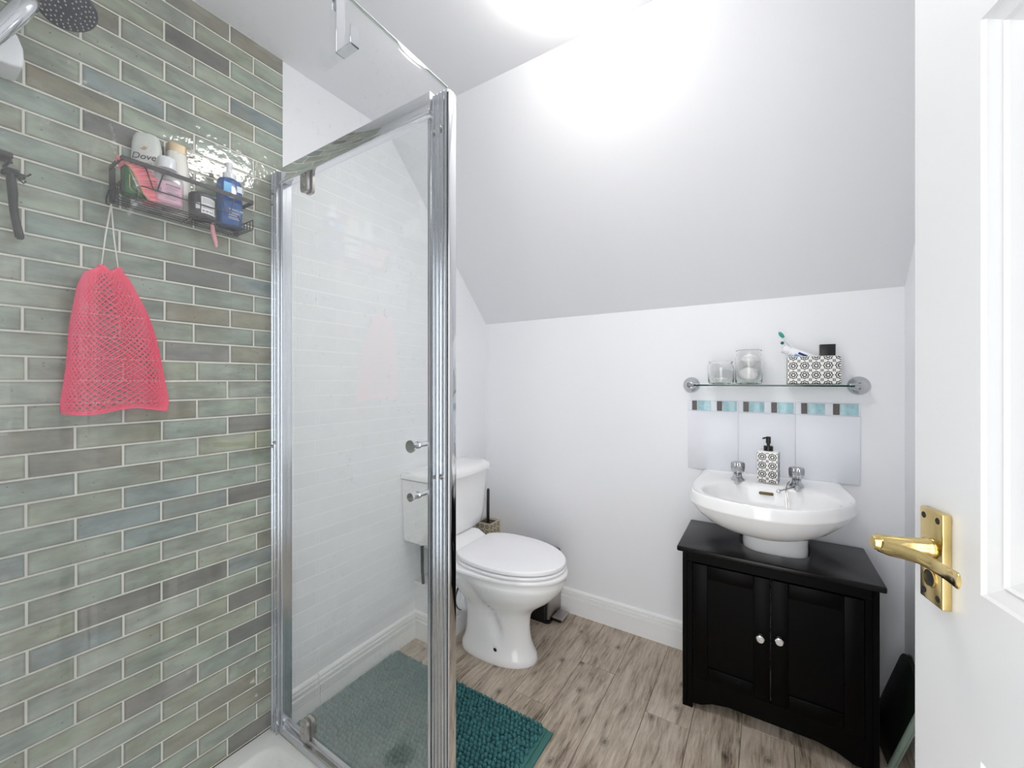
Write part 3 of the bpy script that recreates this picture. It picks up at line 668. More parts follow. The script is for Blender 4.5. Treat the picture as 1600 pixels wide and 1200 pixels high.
# scrub brush
bt = thing('scrub_brush', 'pink bristled scrubbing brush with dark green back in the caddy', 'brush', (.06, .345, FZ))
edge = [(.3265, 1.723), (.334, 1.718), (.341, 1.708), (.347, 1.695), (.352, 1.681), (.358, 1.667), (.365, 1.655), (.372, 1.6465+.004)]
gp = [(.3255, 1.655), (.3255, 1.715)] + edge + [(.367, 1.650), (.345, 1.650)]
MB().prism(gp, 'x', .066, .0985, .004, 3).build('back', 'brush_green', bt)
mb = MB(); mb.tube([(.099, y+.0006, z+.0006) for y, z in edge], .0011, 6); mb.tube([(.099, .335, 1.699), (.099, .335, 1.668), (.099, .338, 1.663), (.099, .352, 1.6575)], .0009, 6); mb.build('edge_line', 'brush_gold', bt)
rb = random.Random(5); mb = MB()
for i in range(len(edge)*6-6):
    s_ = i/6; k = int(s_); f_ = s_-k; y = edge[k][0]*(1-f_)+edge[k+1][0]*f_; z = edge[k][1]*(1-f_)+edge[k+1][1]*f_
    tt = s_/(len(edge)-1); ln = .040*math.sin(math.pi*min(1, .20+tt*.66))+.005; dr = Vector((0, .84, .60-.55*tt)).normalized()
    for j in range(7):
        x = .060+j*.0055+rb.uniform(-.001, .001); p0 = Vector((x, y, z)); d_ = (dr+Vector((rb.uniform(-.12, .12), rb.uniform(-.1, .1), rb.uniform(-.1, .1)))).normalized()
        mb.tube([p0, p0+d_*ln*.6, p0+d_*ln*rb.uniform(.9, 1.05)+Vector((0, 0, -.002))], [.0021, .0020, .0012], 5)
for j in range(26):
    p0 = Vector((.060+rb.uniform(0, .034), .3285+rb.uniform(-.003, .006), 1.722)); d_ = Vector((rb.uniform(-.25, .1), -.42+rb.uniform(-.3, .4), .85)).normalized()
    mb.tube([p0, p0+d_*.012, p0+d_*.020], [.0020, .0018, .001], 5)
stuff(mb.build('bristles', 'brush_pink', bt))
# pink razor handle poking down through the bars
rz = thing('pink_razor', 'pale pink razor handle poking down through the caddy bars', 'razor', (.06, .527, 1.60))
MB().tube([(.0620, .520, 1.652), (.0620, .522, 1.640), (.0620, .524, 1.622), (.0620, .528, 1.606), (.0620, .531, 1.590), (.0620, .531, 1.584)], [.0045, .0052, .0058, .0056, .0046, .003], 12).build('handle', 'razor_pink', rz)

# black razor hanging from a small wall hook
rz = thing('black_razor', 'black wet razor hanging from a dark hook on the tiles', 'razor', (.04, .16, 1.58))
MB().tube([(.050, .1585, 1.640), (.051, .160, 1.624), (.046, .1625, 1.600), (.043, .1635, 1.575), (.043, .166, 1.548), (.042, .170, 1.523), (.042, .1725, 1.508), (.042, .1730, 1.504)], [.0062, .0078, .0078, .0068, .0066, .0072, .0070, .004], 14).build('handle', 'black_plastic', rz)
mb = MB().box((.034, .146, 1.634), (.056, .180, 1.643), .003, 2); mb.box((.030, .150, 1.643), (.054, .172, 1.650), .003, 2)
mb.tube([(.048, .176, 1.640), (.050, .182, 1.642), (.051, .187, 1.648)], .0016, 6); mb.tube([(.048, .170, 1.632), (.050, .177, 1.624), (.050, .180, 1.630)], .0018, 6)
mb.tube([(.046, .150, 1.648), (.046, .156, 1.660), (.046, .160, 1.668)], .0028, 8); mb.build('head', 'black_plastic', rz)
hk = MB().box((.0075, .128, 1.672), (.050, .163, 1.683), .002, 2); hk.tube([(.047, .158, 1.674), (.047, .160, 1.664), (.052, .160, 1.660)], .0022, 8)
o = hk.build('razor_hook', 'black_metal'); tag(o, 'small dark hook holding the black razor', 'hook')

# pink mesh bag on its string
bag = thing('mesh_bag', 'bright pink mesh bag hanging by string from the caddy', 'mesh bag', (.045, .32, 1.475))
OUT = [(0.0, .300, .3325), (.06, .2715, .3500), (.16, .2600, .3660), (.28, .2545, .3850), (.42, .2475, .4010), (.56, .2450, .4110), (.70, .2420, .4190), (.84, .2370, .4260), (.94, .2330, .4310), (1.0, .2350, .4270)]
def out_at(v):
    for (v0, a0, b0), (v1, a1, b1) in zip(OUT[:-1], OUT[1:]):
        if v <= v1: f_ = (v-v0)/(v1-v0); return a0+(a1-a0)*f_, b0+(b1-b0)*f_
    return OUT[-1][1:]
def bag_pt(u, v, rr_=0.0):
    v = max(0, min(1, v)); l_, r_ = out_at(v); a = 2*math.pi*u; ca, sa = math.cos(a), math.sin(a)
    y = (l_+r_)/2 - (r_-l_)/2*math.copysign(abs(ca)**.85, ca)
    th = .010+.012*math.sin(math.pi*min(1, v*1.1)); x = .034 + th*sa
    fold = math.sin((y-l_)/(r_-l_+1e-6)*math.pi*5.0+v*1.2)*.0085*math.sin(math.pi*min(1, v*.9+.1))*(1 if sa > 0 else .25); x += fold
    gap = .010*max(0, 1-v*9)*max(0, 1-abs((y-(l_+r_)/2)/.010)); z = 1.478-.352*v-gap
    z -= .006*math.sin((y-l_)/(r_-l_+1e-6)*7.5)*v**3
    return Vector((max(x, .0095), y, z))
NU, NV = 40, 52; mb = MB(); sr = .00115
def strand(p, q_):
    d = (q_-p); 
    if d.length < 1e-6: return
    d.normalize(); a = d.cross(Vector((1, 0, 0)))
    if a.length < .01: a = d.cross(Vector((0, 1, 0)))
    a.normalize(); b_ = d.cross(a); o_ = [a*sr*1.25, (-a*.6+b_)*sr, (-a*.6-b_)*sr]
    mb.add([p+k for k in o_]+[q_+k for k in o_], [[0, 1, 4, 3], [1, 2, 5, 4], [2, 0, 3, 5]])
for j in range(NV):
    for i in range(NU):
        h = .5 if j % 2 else 0
        p = bag_pt((i+h)/NU, j/NV)
        strand(p, bag_pt((i+h+.5)/NU, (j+1)/NV)); strand(p, bag_pt((i+h-.5)/NU, (j+1)/NV))
stuff(mb.build('net', 'pink_net', bag, smooth=False, fixn=False))
mb = MB()
for v, r_ in ((1.0, .0022), (.985, .0013), (.012, .0022)): mb.tube([bag_pt(k/60, v) for k in range(60)], r_, 6, closed=True)
for y in (.300, .331):
    for k in range(9): a = k*.7; mb.tube([(.034+.006*math.cos(a), y+.004*math.sin(a), 1.470), (.034+.009*math.cos(a), y+.007*math.sin(a), 1.482)], .0012, 5)
stuff(mb.build('hem', 'pink_net', bag))
mb = MB(); top = (.020, CY0+.001, CZ-.0062)
for y in (.300, .331):
    for k in range(2): mb.tube([(.034, y, 1.474), (.028, y+(.316-y)*.5+.0012*k, 1.555), (top[0]-.001+.0015*k, top[1]+.001*k, top[2])], .00095, 6)
stuff(mb.build('drawstring', 'string', bag))

# ================================================================= BATH MAT
mx0, mx1, my0, my1 = .032, .770, .778, 1.236
mat_o = thing('bath_mat', 'teal chenille bobble bath mat in front of the shower', 'bath mat', ((mx0+mx1)/2, (my0+my1)/2, 0))
MB().box((mx0, my0, .0005), (mx1, my1, .008), .003, 2).build('backing', 'teal_edge', mat_o)
for xa, xb in ((mx1, mx1+.022), (mx0-.015, mx0)): MB().box((xa, my0, .0005), (xb, my1-.004, .009), .004, 2).build('binding', 'teal_edge', mat_o)
rb = random.Random(11); mb = MB(); nx, ny = 46, 29
for j in range(ny):
    for i in range(nx):
        x = mx0+.007+(mx1-mx0-.014)*(i+(.5 if j % 2 else 0))/nx; y = my0+.006+(my1-my0-.010)*(j+.5)/ny
        if x > mx1-.003: continue
        mb2 = MB().sphere((0, 0, 0), (.0090*rb.uniform(.85, 1.1), .0074*rb.uniform(.88, 1.1), .0115*rb.uniform(.85, 1.15)), 8, 5)
        mt = Matrix.Translation((x+rb.uniform(-.002, .002), y+rb.uniform(-.002, .002), .013+rb.uniform(-.001, .0025))) @ Matrix.Rotation(rb.uniform(0, 3), 4, 'Z') @ Matrix.Rotation(rb.uniform(-.4, .4), 4, 'X')
        mb2.xf(mt); mb.add(mb2.v, mb2.f)
stuff(mb.build('pile', 'teal_mat', mat_o, ang=80, fixn=False))

# ================================================================= TOILET
TY = 1.505
wc = thing('toilet', 'white close coupled toilet with its lid down', 'toilet', (.40, TY, 0))
def dring(x0, x1, hw, z, n=72, nr=2.9, nf=2.0, groove=0.0):
    out = []; xc = x0+(x1-x0)*.46
    for k in range(n):
        a = 2*math.pi*k/n; ca, sa = math.cos(a), math.sin(a)
        if ca >= 0: x = xc+(x1-xc)*abs(ca)**(2/nf); y = hw*math.copysign(abs(sa)**(2/nf), sa)
        else: x = xc-(xc-x0)*abs(ca)**(2/nr); y = hw*math.copysign(abs(sa)**(2/nr), sa)
        if groove:
            # diagonal hollow on each flank, behind the bowl
            gx = .345+(.40-z)*.37; w_ = (x-gx); dpt = math.exp(-((w_+.020)/.036)**2)*(1 if w_ < .0 else max(0, 1-w_/.010))
            y -= math.copysign(groove*dpt, sa)*min(1, abs(sa)*1.6)
        out.append((x, TY+y, z))
    return out
secs = [(.0, .214, .574, .106), (.010, .212, .577, .109), (.030, .216, .570, .105), (.05, .226, .556, .098), (.08, .232, .546, .092), (.11, .234, .541, .089), (.14, .235, .539, .088), (.17, .234, .541, .090), (.20, .231, .548, .095), (.225, .226, .568, .106), (.25, .218, .598, .123), (.275, .208, .632, .143), (.30, .194, .660, .159), (.325, .174, .681, .171), (.35, .148, .696, .180), (.37, .122, .704, .185), (.382, .100, .702, .1835), (.391, .085, .710, .188), (.397, .080, .713, .190), (.405, .080, .713, .190), (.4095, .083, .709, .186)]
rings = []
for z, a, c, h in secs:
    g = .034*math.sin(math.pi*max(0, min(1, (z-.075)/.315)))
    rings.append(dring(a, c, h, z, groove=g))
MB().loft(rings).build('pan', 'ceramic', wc, ang=60)
# rear shelf that carries the cistern, sloping to the seat
mb = MB().prism([(.03, .405), (.03, .466), (.195, .466), (.235, .446), (.262, .405)], 'y', TY-.112, TY+.112, .010, 3); mb.build('rear_shelf', 'ceramic', wc)
def seat_out(s_, n=28, back=.238, tip=.706):
    pts = []; 
    for k in range(n+1):
        a = -math.pi/2+math.pi*k/n; pts.append((.435+(tip-.435)*math.cos(a), .184*math.sin(a)))
    pts += [(.36, .181), (.305, .168), (.262, .146), (back+.006, .128), (back, .120), (back, -.120), (back+.006, -.128), (.262, -.146), (.305, -.168), (.36, -.181)]
    cx = .46
    return [(cx+(x-cx)*s_, TY+y*s_) for x, y in pts]
ringz = lambda s_, z, **k: [(x, y, z) for x, y in seat_out(s_, **k)]
mb = MB().loft([ringz(.955, .4095), ringz(.955, .4125)]); MB().loft([ringz(.955, .4125), ringz(.985, .4145), ringz(.992, .417), ringz(.992, .4235), ringz(.982, .4262), ringz(.94, .4265)]).build('seat', 'seat', wc, ang=60)
MB().loft([ringz(.93, .4320), ringz(.978, .4322), ringz(.986, .4335), ringz(.987, .4430), ringz(.982, .4470), ringz(.970, .4492), ringz(.945, .4500), ringz(.5, .4506), ringz(.05, .4508)]).build('lid', 'seat', wc, ang=40)
for y in (-.075, .075): MB().tube([(.246, TY+y-.02, .436), (.246, TY+y+.02, .436)], .011, 14).build('hinge', 'seat', wc)
# cistern
def cring(xb, xf, hw, z, bow, r=.03):
    """plan with a straight back, rounded front corners and a bowed front"""
    pts = [(xb, -hw), (xb, hw)]
    n = 20
    for k in range(n+1):
        t_ = 1-2*k/n; y = hw*t_; ed = max(0, (abs(t_)-.86)/.14)
        pts.append((xf+bow*(1-t_*t_)-.030*ed**2.4, y))
    return [(x, TY+y, z) for x, y in pts]
MB().loft([cring(.012, .140, .196, .467, .016), cring(.008, .150, .207, .474, .018), cring(.005, .158, .210, .52, .020), cring(.004, .172, .215, .66, .022), cring(.003, .180, .219, .752, .024)]).build('cistern', 'ceramic', wc, ang=50)
MB().loft([cring(.002, .190, .217, .754, .026), cring(.0015, .197, .223, .757, .028), cring(.0015, .197, .223, .774, .028), cring(.004, .192, .218, .784, .026), cring(.016, .176, .204, .790, .022), cring(.05, .13, .15, .792, .01)]).build('cistern_lid', 'ceramic', wc, ang=50)
MB().lathe([(0, 0), (.021, 0), (.021, .004), (.018, .006), (0, .006)], (.100, TY, .7915), n=28).build('flush_button', 'chrome', wc)
mb = MB().tube([(.075, TY-.165, .476), (.075, TY-.165, .452)], .010, 14); mb.build('inlet_nut', 'white_plastic', wc)
mb = MB().tube([(.075, TY-.165, .452), (.075, TY-.163, .40), (.062, TY-.150, .33), (.058, TY-.140, .262)], .0075, 10); mb.build('supply_hose', 'grey_plastic', wc)
mb = MB().tube([(BX+.004, TY, .19), (.236, TY, .19)], .062, 28); mb.lathe([(0, 0), (.071, 0), (.071, .014), (.062, .014)], (BX+.018, TY, .19), (1, 0, 0), 28); mb.lathe([(.062, 0), (.069, 0), (.069, .02), (.062, .02)], (.196, TY, .19), (1, 0, 0), 28); mb.build('pan_connector', 'white_plastic', wc)
MB().lathe([(.0630, 0), (.0715, 0), (.0715, .005), (.0630, .005)], (.1905, TY, .19), (1, 0, 0), 28, cap=(False, False)).build('rubber_ring', 'black_plastic', wc)
for s_ in (-1, 1): MB().lathe([(0, .0016), (.0075, .0012), (.0085, 0)], (.432, TY+s_*.0975, .062), (0, s_, -.12), 14).build('fixing_hole', 'dark_hole', wc)

# toilet brush on the boxing, behind the pan
tb = thing('toilet_brush', 'toilet brush with black handle in a patterned holder behind the toilet', 'toilet brush', (.098, 1.825, BZ))
hx0, hx1, hy0, hy1, hz = .050, .146, 1.776, 1.872, BZ+.165
mb = MB(); w_ = .004
for a, c in (((hx0, hy0), (hx1, hy0+w_)), ((hx0, hy1-w_), (hx1, hy1)), ((hx0, hy0+w_), (hx0+w_, hy1-w_)), ((hx1-w_, hy0+w_), (hx1, hy1-w_))): mb.box((a[0], a[1], BZ+.0005), (c[0], c[1], hz))
mb.box((hx0, hy0, BZ+.0005), (hx1, hy1, BZ+.01)); mb.build('holder', 'patt_tan', tb)
mb = MB(); star_print(mb, (hx0, hy0, BZ+.004), (1, 0, 0), (0, 0, 1), hx1-hx0, .158, .032, .012, .016); star_print(mb, (hx1, hy0, BZ+.004), (0, 1, 0), (0, 0, 1), hy1-hy0, .158, .032, .012, .016)
stuff(mb.build('printed_stars', 'patt_black', tb, smooth=False, fixn=False))
MB().box((hx0+.006, hy0+.006, hz-.020), (hx1-.006, hy1-.006, hz-.010)).build('collar', 'black_plastic', tb)
MB().tube([(.098, 1.824, BZ+.03), (.098, 1.824, hz-.02), (.097, 1.826, hz+.05), (.097, 1.828, hz+.165), (.097, 1.828, hz+.175)], [.006, .0085, .0085, .0080, .005], 12).build('brush_handle', 'black_plastic', tb)

# pedal bin tucked between pan and wall
bn = thing('pedal_bin', 'steel fronted black pedal bin behind the toilet by the wall', 'bin', (.435, 1.845, 0))
bx0, bx1, by0, by1 = .365, .500, 1.776, 1.916
MB().prism(rrect(bx0, by0, bx1-.014, by1, .02, 5), 'z', .012, .296).build('body', 'black_plastic', bn)
MB().prism(rrect(bx1-.016, by0+.001, bx1, by1-.001, .006, 4), 'z', .022, .296, .002, 2).build('steel_front', 'steel', bn)
MB().prism(rrect(bx0-.003, by0-.003, bx1+.003, by1+.003, .02, 5), 'z', .297, .330, .010, 3).build('lid', 'grey_plastic', bn)
MB().prism(rrect(bx0, by0-.001, bx1+.001, by1+.001, .02, 5), 'z', .0, .0125).build('base', 'black_plastic', bn)
MB().box((bx1+.002, 1.805, .020), (bx1+.060, 1.885, .030), .004, 3).build('pedal', 'steel', bn)
MB().box((bx1-.004, 1.812, .006), (bx1+.046, 1.878, .0195), .002, 2).build('pedal_pad', 'black_plastic', bn)

# ================================================================= BASIN AND CABINET
BXc, BYc = 1.408, 1.640
outer_pts = [(1.181, 1.9395), (1.170, 1.80), (1.167, 1.70), (1.170, 1.62), (1.178, 1.545), (1.205, 1.498), (1.245, 1.468), (1.296, 1.447), (1.345, 1.434), (1.3925, 1.428), (1.437, 1.433), (1.482, 1.447), (1.530, 1.478), (1.577, 1.525), (1.606, 1.572), (1.630, 1.6186), (1.643, 1.660), (1.650, 1.705), (1.645, 1.80), (1.632, 1.9395)]
inner_pts = [(1.245, 1.712), (1.2150, 1.660), (1.2050, 1.605), (1.222, 1.548), (1.262, 1.506), (1.310, 1.482), (1.374, 1.468), (1.425, 1.464), (1.472, 1.470), (1.520, 1.494), (1.568, 1.530), (1.592, 1.562), (1.601, 1.600), (1.598, 1.650), (1.578, 1.705), (1.5226, 1.7525), (1.460, 1.765), (1.40, 1.768), (1.345, 1.768), (1.295, 1.758)]
def polar(pts, c):
    return sorted((math.atan2(y-c[1], x-c[0]) % (2*math.pi), math.hypot(x-c[0], y-c[1])) for x, y in pts)
def rad(pol, a):
    a %= 2*math.pi
    for i in range(len(pol)):
        a0, r0 = pol[i-1]; a1, r1 = pol[i]
        if i == 0: a0 -= 2*math.pi
        if a0 <= a <= a1:
            f_ = (a-a0)/(a1-a0+1e-9); x0, y0, x1_, y1_ = r0*math.cos(a0), r0*math.sin(a0), r1*math.cos(a1), r1*math.sin(a1)
            dx, dy = x1_-x0, y1_-y0; ca, sa = math.cos(a), math.sin(a); den = ca*dy-sa*dx
            return (x0*dy-y0*dx)/den if abs(den) > 1e-9 else r0+(r1-r0)*f_
    a0, r0 = pol[-1]; a1, r1 = pol[0]; a1 += 2*math.pi
    x0, y0, x1_, y1_ = r0*math.cos(a0), r0*math.sin(a0), r1*math.cos(a1), r1*math.sin(a1); dx, dy = x1_-x0, y1_-y0; ca, sa = math.cos(a), math.sin(a)
    return (x0*dy-y0*dx)/(ca*dy-sa*dx)
po, pi_ = polar(outer_pts, (BXc, BYc)), polar(inner_pts, (BXc, BYc))
NB = 144; ro = [rad(po, 2*math.pi*k/NB) for k in range(NB)]; ri = [rad(pi_, 2*math.pi*k/NB) for k in range(NB)]
def smooth_ring(v, it):
    for _ in range(it): v = [(v[k-1]+2*v[k]+v[(k+1) % NB])/4 for k in range(NB)]
    return v
ri = smooth_ring(ri, 6)
ro2 = smooth_ring(ro, 3); ro = [o_ if math.sin(2*math.pi*k/NB) > .55 else s_ for k, (o_, s_) in enumerate(zip(ro, ro2))]
def bring(rf, z, ybmax=YB-.001):
    out = []
    for k in range(NB):
        a = 2*math.pi*k/NB; r_ = rf(k); out.append((BXc+r_*math.cos(a), min(BYc+r_*math.sin(a), ybmax), z))
    return out
def mixr(t_, s_o=1.0, s_i=1.0): return lambda k: ro[k]*s_o*(1-t_)+ri[k]*s_i*t_
ws = thing('washbasin', 'white ceramic washbasin with two chrome taps on the wall', 'washbasin', (BXc, 1.75, .6))
def under(s_, back):  # underside rings keep their back against the wall
    return lambda k: (ro[k]*s_ if math.sin(2*math.pi*k/NB) < .3 else ro[k]*(s_+(back-s_)*min(1, (math.sin(2*math.pi*k/NB)-.3)/.4)))
rings = [bring(under(.30, .8), .676), bring(under(.45, .9), .683), bring(under(.62, .95), .697), bring(under(.78, 1), .718), bring(under(.89, 1), .740), bring(under(.955, 1), .758), bring(under(.99, 1), .770), bring(under(1.006, 1), .7755), bring(under(1.0165, 1), .7785), bring(under(1.020, 1), .7815), bring(under(1.019, 1), .7845), bring(under(1.008, 1), .803), bring(under(1.002, 1), .8115), bring(under(.994, 1), .8160), bring(mixr(.03, .99), .8180), bring(mixr(.09, .99), .8182), bring(mixr(.16), .8168), bring(mixr(.35), .8150), bring(mixr(.70), .8138), bring(mixr(.90), .8125), bring(mixr(1), .809),
         bring(lambda k: ri[k]*.975, .800), bring(lambda k: ri[k]*.95, .788), bring(lambda k: ri[k]*.90, .765), bring(lambda k: ri[k]*.82, .738), bring(lambda k: ri[k]*.68, .714), bring(lambda k: ri[k]*.45, .700), bring(lambda k: ri[k]*.2, .695), bring(lambda k: ri[k]*.06, .694)]
MB().loft(rings).build('bowl', 'ceramic', ws, ang=70)
# half-round pedestal standing in the cabinet's cut-out
def pedring(z, s_):
    out = []
    for k in range(28):
        a = math.pi+math.pi*k/27; ca, sa = math.cos(a), math.sin(a)
        out.append((1.428+.106*s_*math.copysign(abs(ca)**.72, ca), 1.80-.116*s_*abs(sa)**.72, z))
    return out+[(1.534, 1.93, z), (1.322, 1.93, z)]
MB().loft([pedring(.003, 1.0), pedring(.55, .96), pedring(.62, .96), pedring(.690, 1.0)]).build('pedestal', 'ceramic', ws, ang=50)
# overflow slot on the rear slope of the bowl
mb = MB(); sl = rrect(-.023, -.0052, .023, .0052, .005, 6)
mb.prism(sl, 'y', -.0015, .0015); mb.xf(Matrix.Translation((1.403, 1.7480, .7865)) @ Matrix.Rotation(R(-32), 4, 'X')); mb.build('overflow', 'overflow', ws)
def tap(x, y, z, yaw):
    tp = bpy.data.objects.new('tap', None); COL.objects.link(tp); tp.parent = ws; tp.location = Vector((x, y, z))-ws.location; tp.empty_display_size = .03
    o = Vector((x, y, z)); rot = Matrix.Translation(o) @ Matrix.Rotation(yaw, 4, 'Z') @ Matrix.Translation(-o)
    mb = MB().lathe([(0, 0), (.024, 0), (.0245, .003), (.022, .007), (.017, .011), (.0145, .020), (.0145, .026), (0, .026)], o, n=32)
    a = [o+Vector((0, -.008, .014)), o+Vector((0, -.024, .018)), o+Vector((0, -.045, .015)), o+Vector((0, -.062, .007)), o+Vector((0, -.068, .000))]
    mb.tube(a, [.013, .0115, .010, .0092, .0085], 16); mb.xf(rot); mb.build('spout', 'chrome_dim', tp)
    rings = []
    for s_, h in ((.50, .026), (.82, .030), (.93, .036), (.98, .046), (1.0, .056), (1.0, .062), (.95, .067), (.80, .070), (.3, .0715)):
        rings.append([o+Vector((.0225*s_*(1+.10*math.cos(6*2*math.pi*k/48))*math.cos(2*math.pi*k/48), .0225*s_*(1+.10*math.cos(6*2*math.pi*k/48))*math.sin(2*math.pi*k/48), h)) for k in range(48)])
    MB().loft(rings).build('head', 'chrome_dim', tp, ang=70)
    return tp
tap(1.309, 1.806, .8135, R(0)); tap(1.497, 1.806, .8135, R(0))
mb = MB(); mb.tube([(1.476, 1.800, .830), (1.468, 1.785, .826), (1.465, 1.757, .814), (1.466, 1.742, .800), (1.470, 1.728, .775), (1.472, 1.705, .745), (1.470, 1.67, .722)], .0011, 6)
mb.tube([(1.476, 1.800, .828), (1.466, 1.775, .818), (1.462, 1.753, .811), (1.462, 1.738, .797), (1.463, 1.724, .773), (1.464, 1.70, .742), (1.466, 1.665, .720)], .0011, 6)
mb.tube([(1.492, 1.785, .8175), (1.475, 1.765, .813), (1.455, 1.755, .806), (1.447, 1.753, .803)], .0018, 6); mb.build('plug_chain', 'steel', ws)
mb = MB().sphere((1.441, 1.7515, .7995), .0078, 14, 10); mb.build('chain_stay', 'chrome', ws)

# black cabinet around the pedestal
KX0, KX1, KY0, KY1, KH = 1.140, 1.690, 1.605, 1.925, .572
cab = thing('vanity_cabinet', 'black two door cabinet fitted around the basin pedestal', 'cabinet', (1.415, 1.76, 0))
# top with a notch for the pedestal
notch = [(p[0], p[1]) for p in pedring(0, 1.0)[:28]]
cx_ = sum(p[0] for p in notch)/len(notch)
notch = [(cx_+(x-cx_)*1.02, 1.80+(y-1.80)*1.02) for x, y in notch]
top_poly = [(1.123, 1.586), (1.704, 1.586), (1.704, 1.922), (notch[-1][0], 1.922)] + notch[::-1] + [(notch[0][0], 1.922), (1.123, 1.922)]
MB().prism(top_poly, 'z', KH+.001, .592, .005, 3).build('top', 'black_top', cab, ang=30)
mb = MB(); mb.box((KX0, KY0, 0), (KX0+.016, KY1, KH), .001, 1); mb.box((KX1-.016, KY0, 0), (KX1, KY1, KH), .001, 1)
mb.box((KX0+.016, KY0+.004, .060), (KX1-.016, 1.67, .075)); mb.box((KX0+.016, KY0+.001, KH-.035), (KX1-.016, KY0+.017, KH), .001, 1)
mb.box((KX0+.016, KY0+.001, 0), (KX0+.034, KY0+.017, KH-.035), .001, 1); mb.box((KX1-.034, KY0+.001, 0), (KX1-.016, KY0+.017, KH-.035), .001, 1)
ap = [(KX0+.034, .118), (KX0+.034, .020), (KX0+.06, .022), (KX0+.10, .040), (KX0+.15, .050), (KX1-.15, .050), (KX1-.10, .040), (KX1-.06, .022), (KX1-.034, .020), (KX1-.034, .118)]
mb.prism(ap, 'y', KY0+.002, KY0+.016); mb.build('carcass', 'black_wood', cab)
for x0, x1, kx in ((KX0+.036, 1.4140, 1.386), (1.4165, KX1-.036, 1.439)):
    d = bpy.data.objects.new('door', None); COL.objects.link(d); d.parent = cab; d.location = Vector(((x0+x1)/2, KY0, .33))-cab.location; d.empty_display_size = .05
    z0, z1, fw = .122, KH-.037, .048; fy0, fy1 = KY0-.006, KY0+.012
    mb = MB(); mb.box((x0, fy0, z0), (x0+fw, fy1, z1), .002, 2); mb.box((x1-fw, fy0, z0), (x1, fy1, z1), .002, 2); mb.box((x0+fw, fy0, z0), (x1-fw, fy1, z0+fw), .002, 2); mb.box((x0+fw, fy0, z1-fw), (x1-fw, fy1, z1), .002, 2)
    mb.build('door_frame', 'black_wood', d); MB().box((x0+fw-.002, fy0+.006, z0+fw-.002), (x1-fw+.002, fy1-.003, z1-fw+.002)).build('door_panel', 'black_wood', d)
    kz = .338 if kx < 1.41 else .347
    MB().lathe([(0, 0), (.0075, 0), (.005, .004), (.0048, .010), (.009, .014), (.0125, .019), (.0125, .022), (.010, .025), (0, .0255)], (kx, fy0, kz), (0, -1, 0), 24).build('knob', 'chrome', d)

# soap dispenser
sd = thing('soap_dispenser', 'black and white patterned soap dispenser with black pump', 'soap dispenser', (1.410, 1.80, .816))
rot = Matrix.Translation((1.410, 1.815, 0)) @ Matrix.Rotation(R(-8), 4, 'Z')
s0, s1, s2 = .0335, .0275, .8175
MB().box((-s0, -s1, s2), (s0, s1, .9345), .003, 2).xf(rot).build('body', 'patt_white', sd)
mb = MB(); star_print(mb, (-s0+.001, -s1, s2+.002), (1, 0, 0), (0, 0, 1), 2*s0-.002, .110, .0325, .0165, .030); star_print(mb, (-s0, s1-.001, s2+.002), (0, -1, 0), (0, 0, 1), 2*s1-.002, .110, .0325, .0165, .030); star_print(mb, (s0, -s1+.001, s2+.002), (0, 1, 0), (0, 0, 1), 2*s1-.002, .110, .0325, .0165, .030)
stuff(mb.xf(rot).build('printed_stars', 'patt_black', sd, smooth=False, fixn=False))
mb = MB().lathe([(0, .935), (.0155, .935), (.0155, .953), (0, .953)], (0, 0, 0), n=24); mb.lathe([(0, .953), (.0055, .953), (.0055, .964), (0, .964)], (0, 0, 0), n=16); mb.lathe([(0, .963), (.0082, .963), (.0082, .986), (.006, .988), (0, .988)], (0, 0, 0), n=20)
mb.tube([(0, 0, .983), (-.010, -.008, .983), (-.016, -.014, .981)], .003, 10); mb.xf(rot).build('pump', 'black_plastic', sd)

# ================================================================= GLASS SHELF AND WHAT STANDS ON IT
SZ = 1.1845
shf = thing('glass_shelf', 'glass wall shelf on round chrome mounts above the basin', 'shelf', (1.408, 1.88, SZ))
MB().box((1.148, 1.8225, SZ-.006), (1.664, 1.931, SZ)).build('shelf_pane', 'shelf_glass', shf, smooth=False)
MB().box((1.148, 1.8200, SZ-.006), (1.664, 1.8225, SZ)).build('front_edge', 'shelf_edge', shf, smooth=False)
for x in (1.1235, 1.6915):
    s_ = 1 if x < 1.4 else -1
    mb = MB().lathe([(0, 0), (.033, 0), (.034, .004), (.031, .010), (.024, .018), (.018, .026), (.0155, .036), (.016, .044), (.013, .050), (0, .052)], (x, YB, SZ-.003), (0, -1, 0), 36)
    mb.tube([(x, YB-.042, SZ-.003), (x+s_*.030, YB-.062, SZ-.003)], [.011, .008], 14); mb.sphere((x+s_*.031, YB-.063, SZ-.003), .0095, 14, 10); mb.tube([(x+s_*.030, YB-.05, SZ-.0085), (x+s_*.030, YB-.112, SZ-.0085)], .0024, 8)
    mb.build('chrome_mount', 'chrome_dim', shf)
def jar(cx, cy, prof, label):
    j = thing('glass_jar', label, 'jar', (cx, cy, SZ), 0, 'glass jars on the shelf')
    MB().lathe(prof, (cx, cy, SZ+.0006), n=48).build('glass_body', 'jar_glass', j, ang=60)
    return j
def jarprof(R_, H, neck, t_=.0022):
    o_ = [(0, 0), (R_*.82, 0), (R_*.90, .003), (R_*.985, .010), (R_, .018), (R_, H*.70), (R_*.98, H*.78), (neck, H*.88), (neck*.985, H*.94), (neck*1.06, H*.965), (neck*1.06, H*.99), (neck*1.0, H)]
    i_ = [(neck-t_, H*.99), (neck-t_-.001, H*.88), (R_*.98-t_, H*.77), (R_-t_, H*.68), (R_-t_, .02), (R_*.9-t_, .009), (R_*.8, .0065), (0, .006)]
    return o_+i_
jar(1.245, 1.868, jarprof(.0475, .094, .042), 'short empty looking glass jar on the shelf, left of the taller jar')
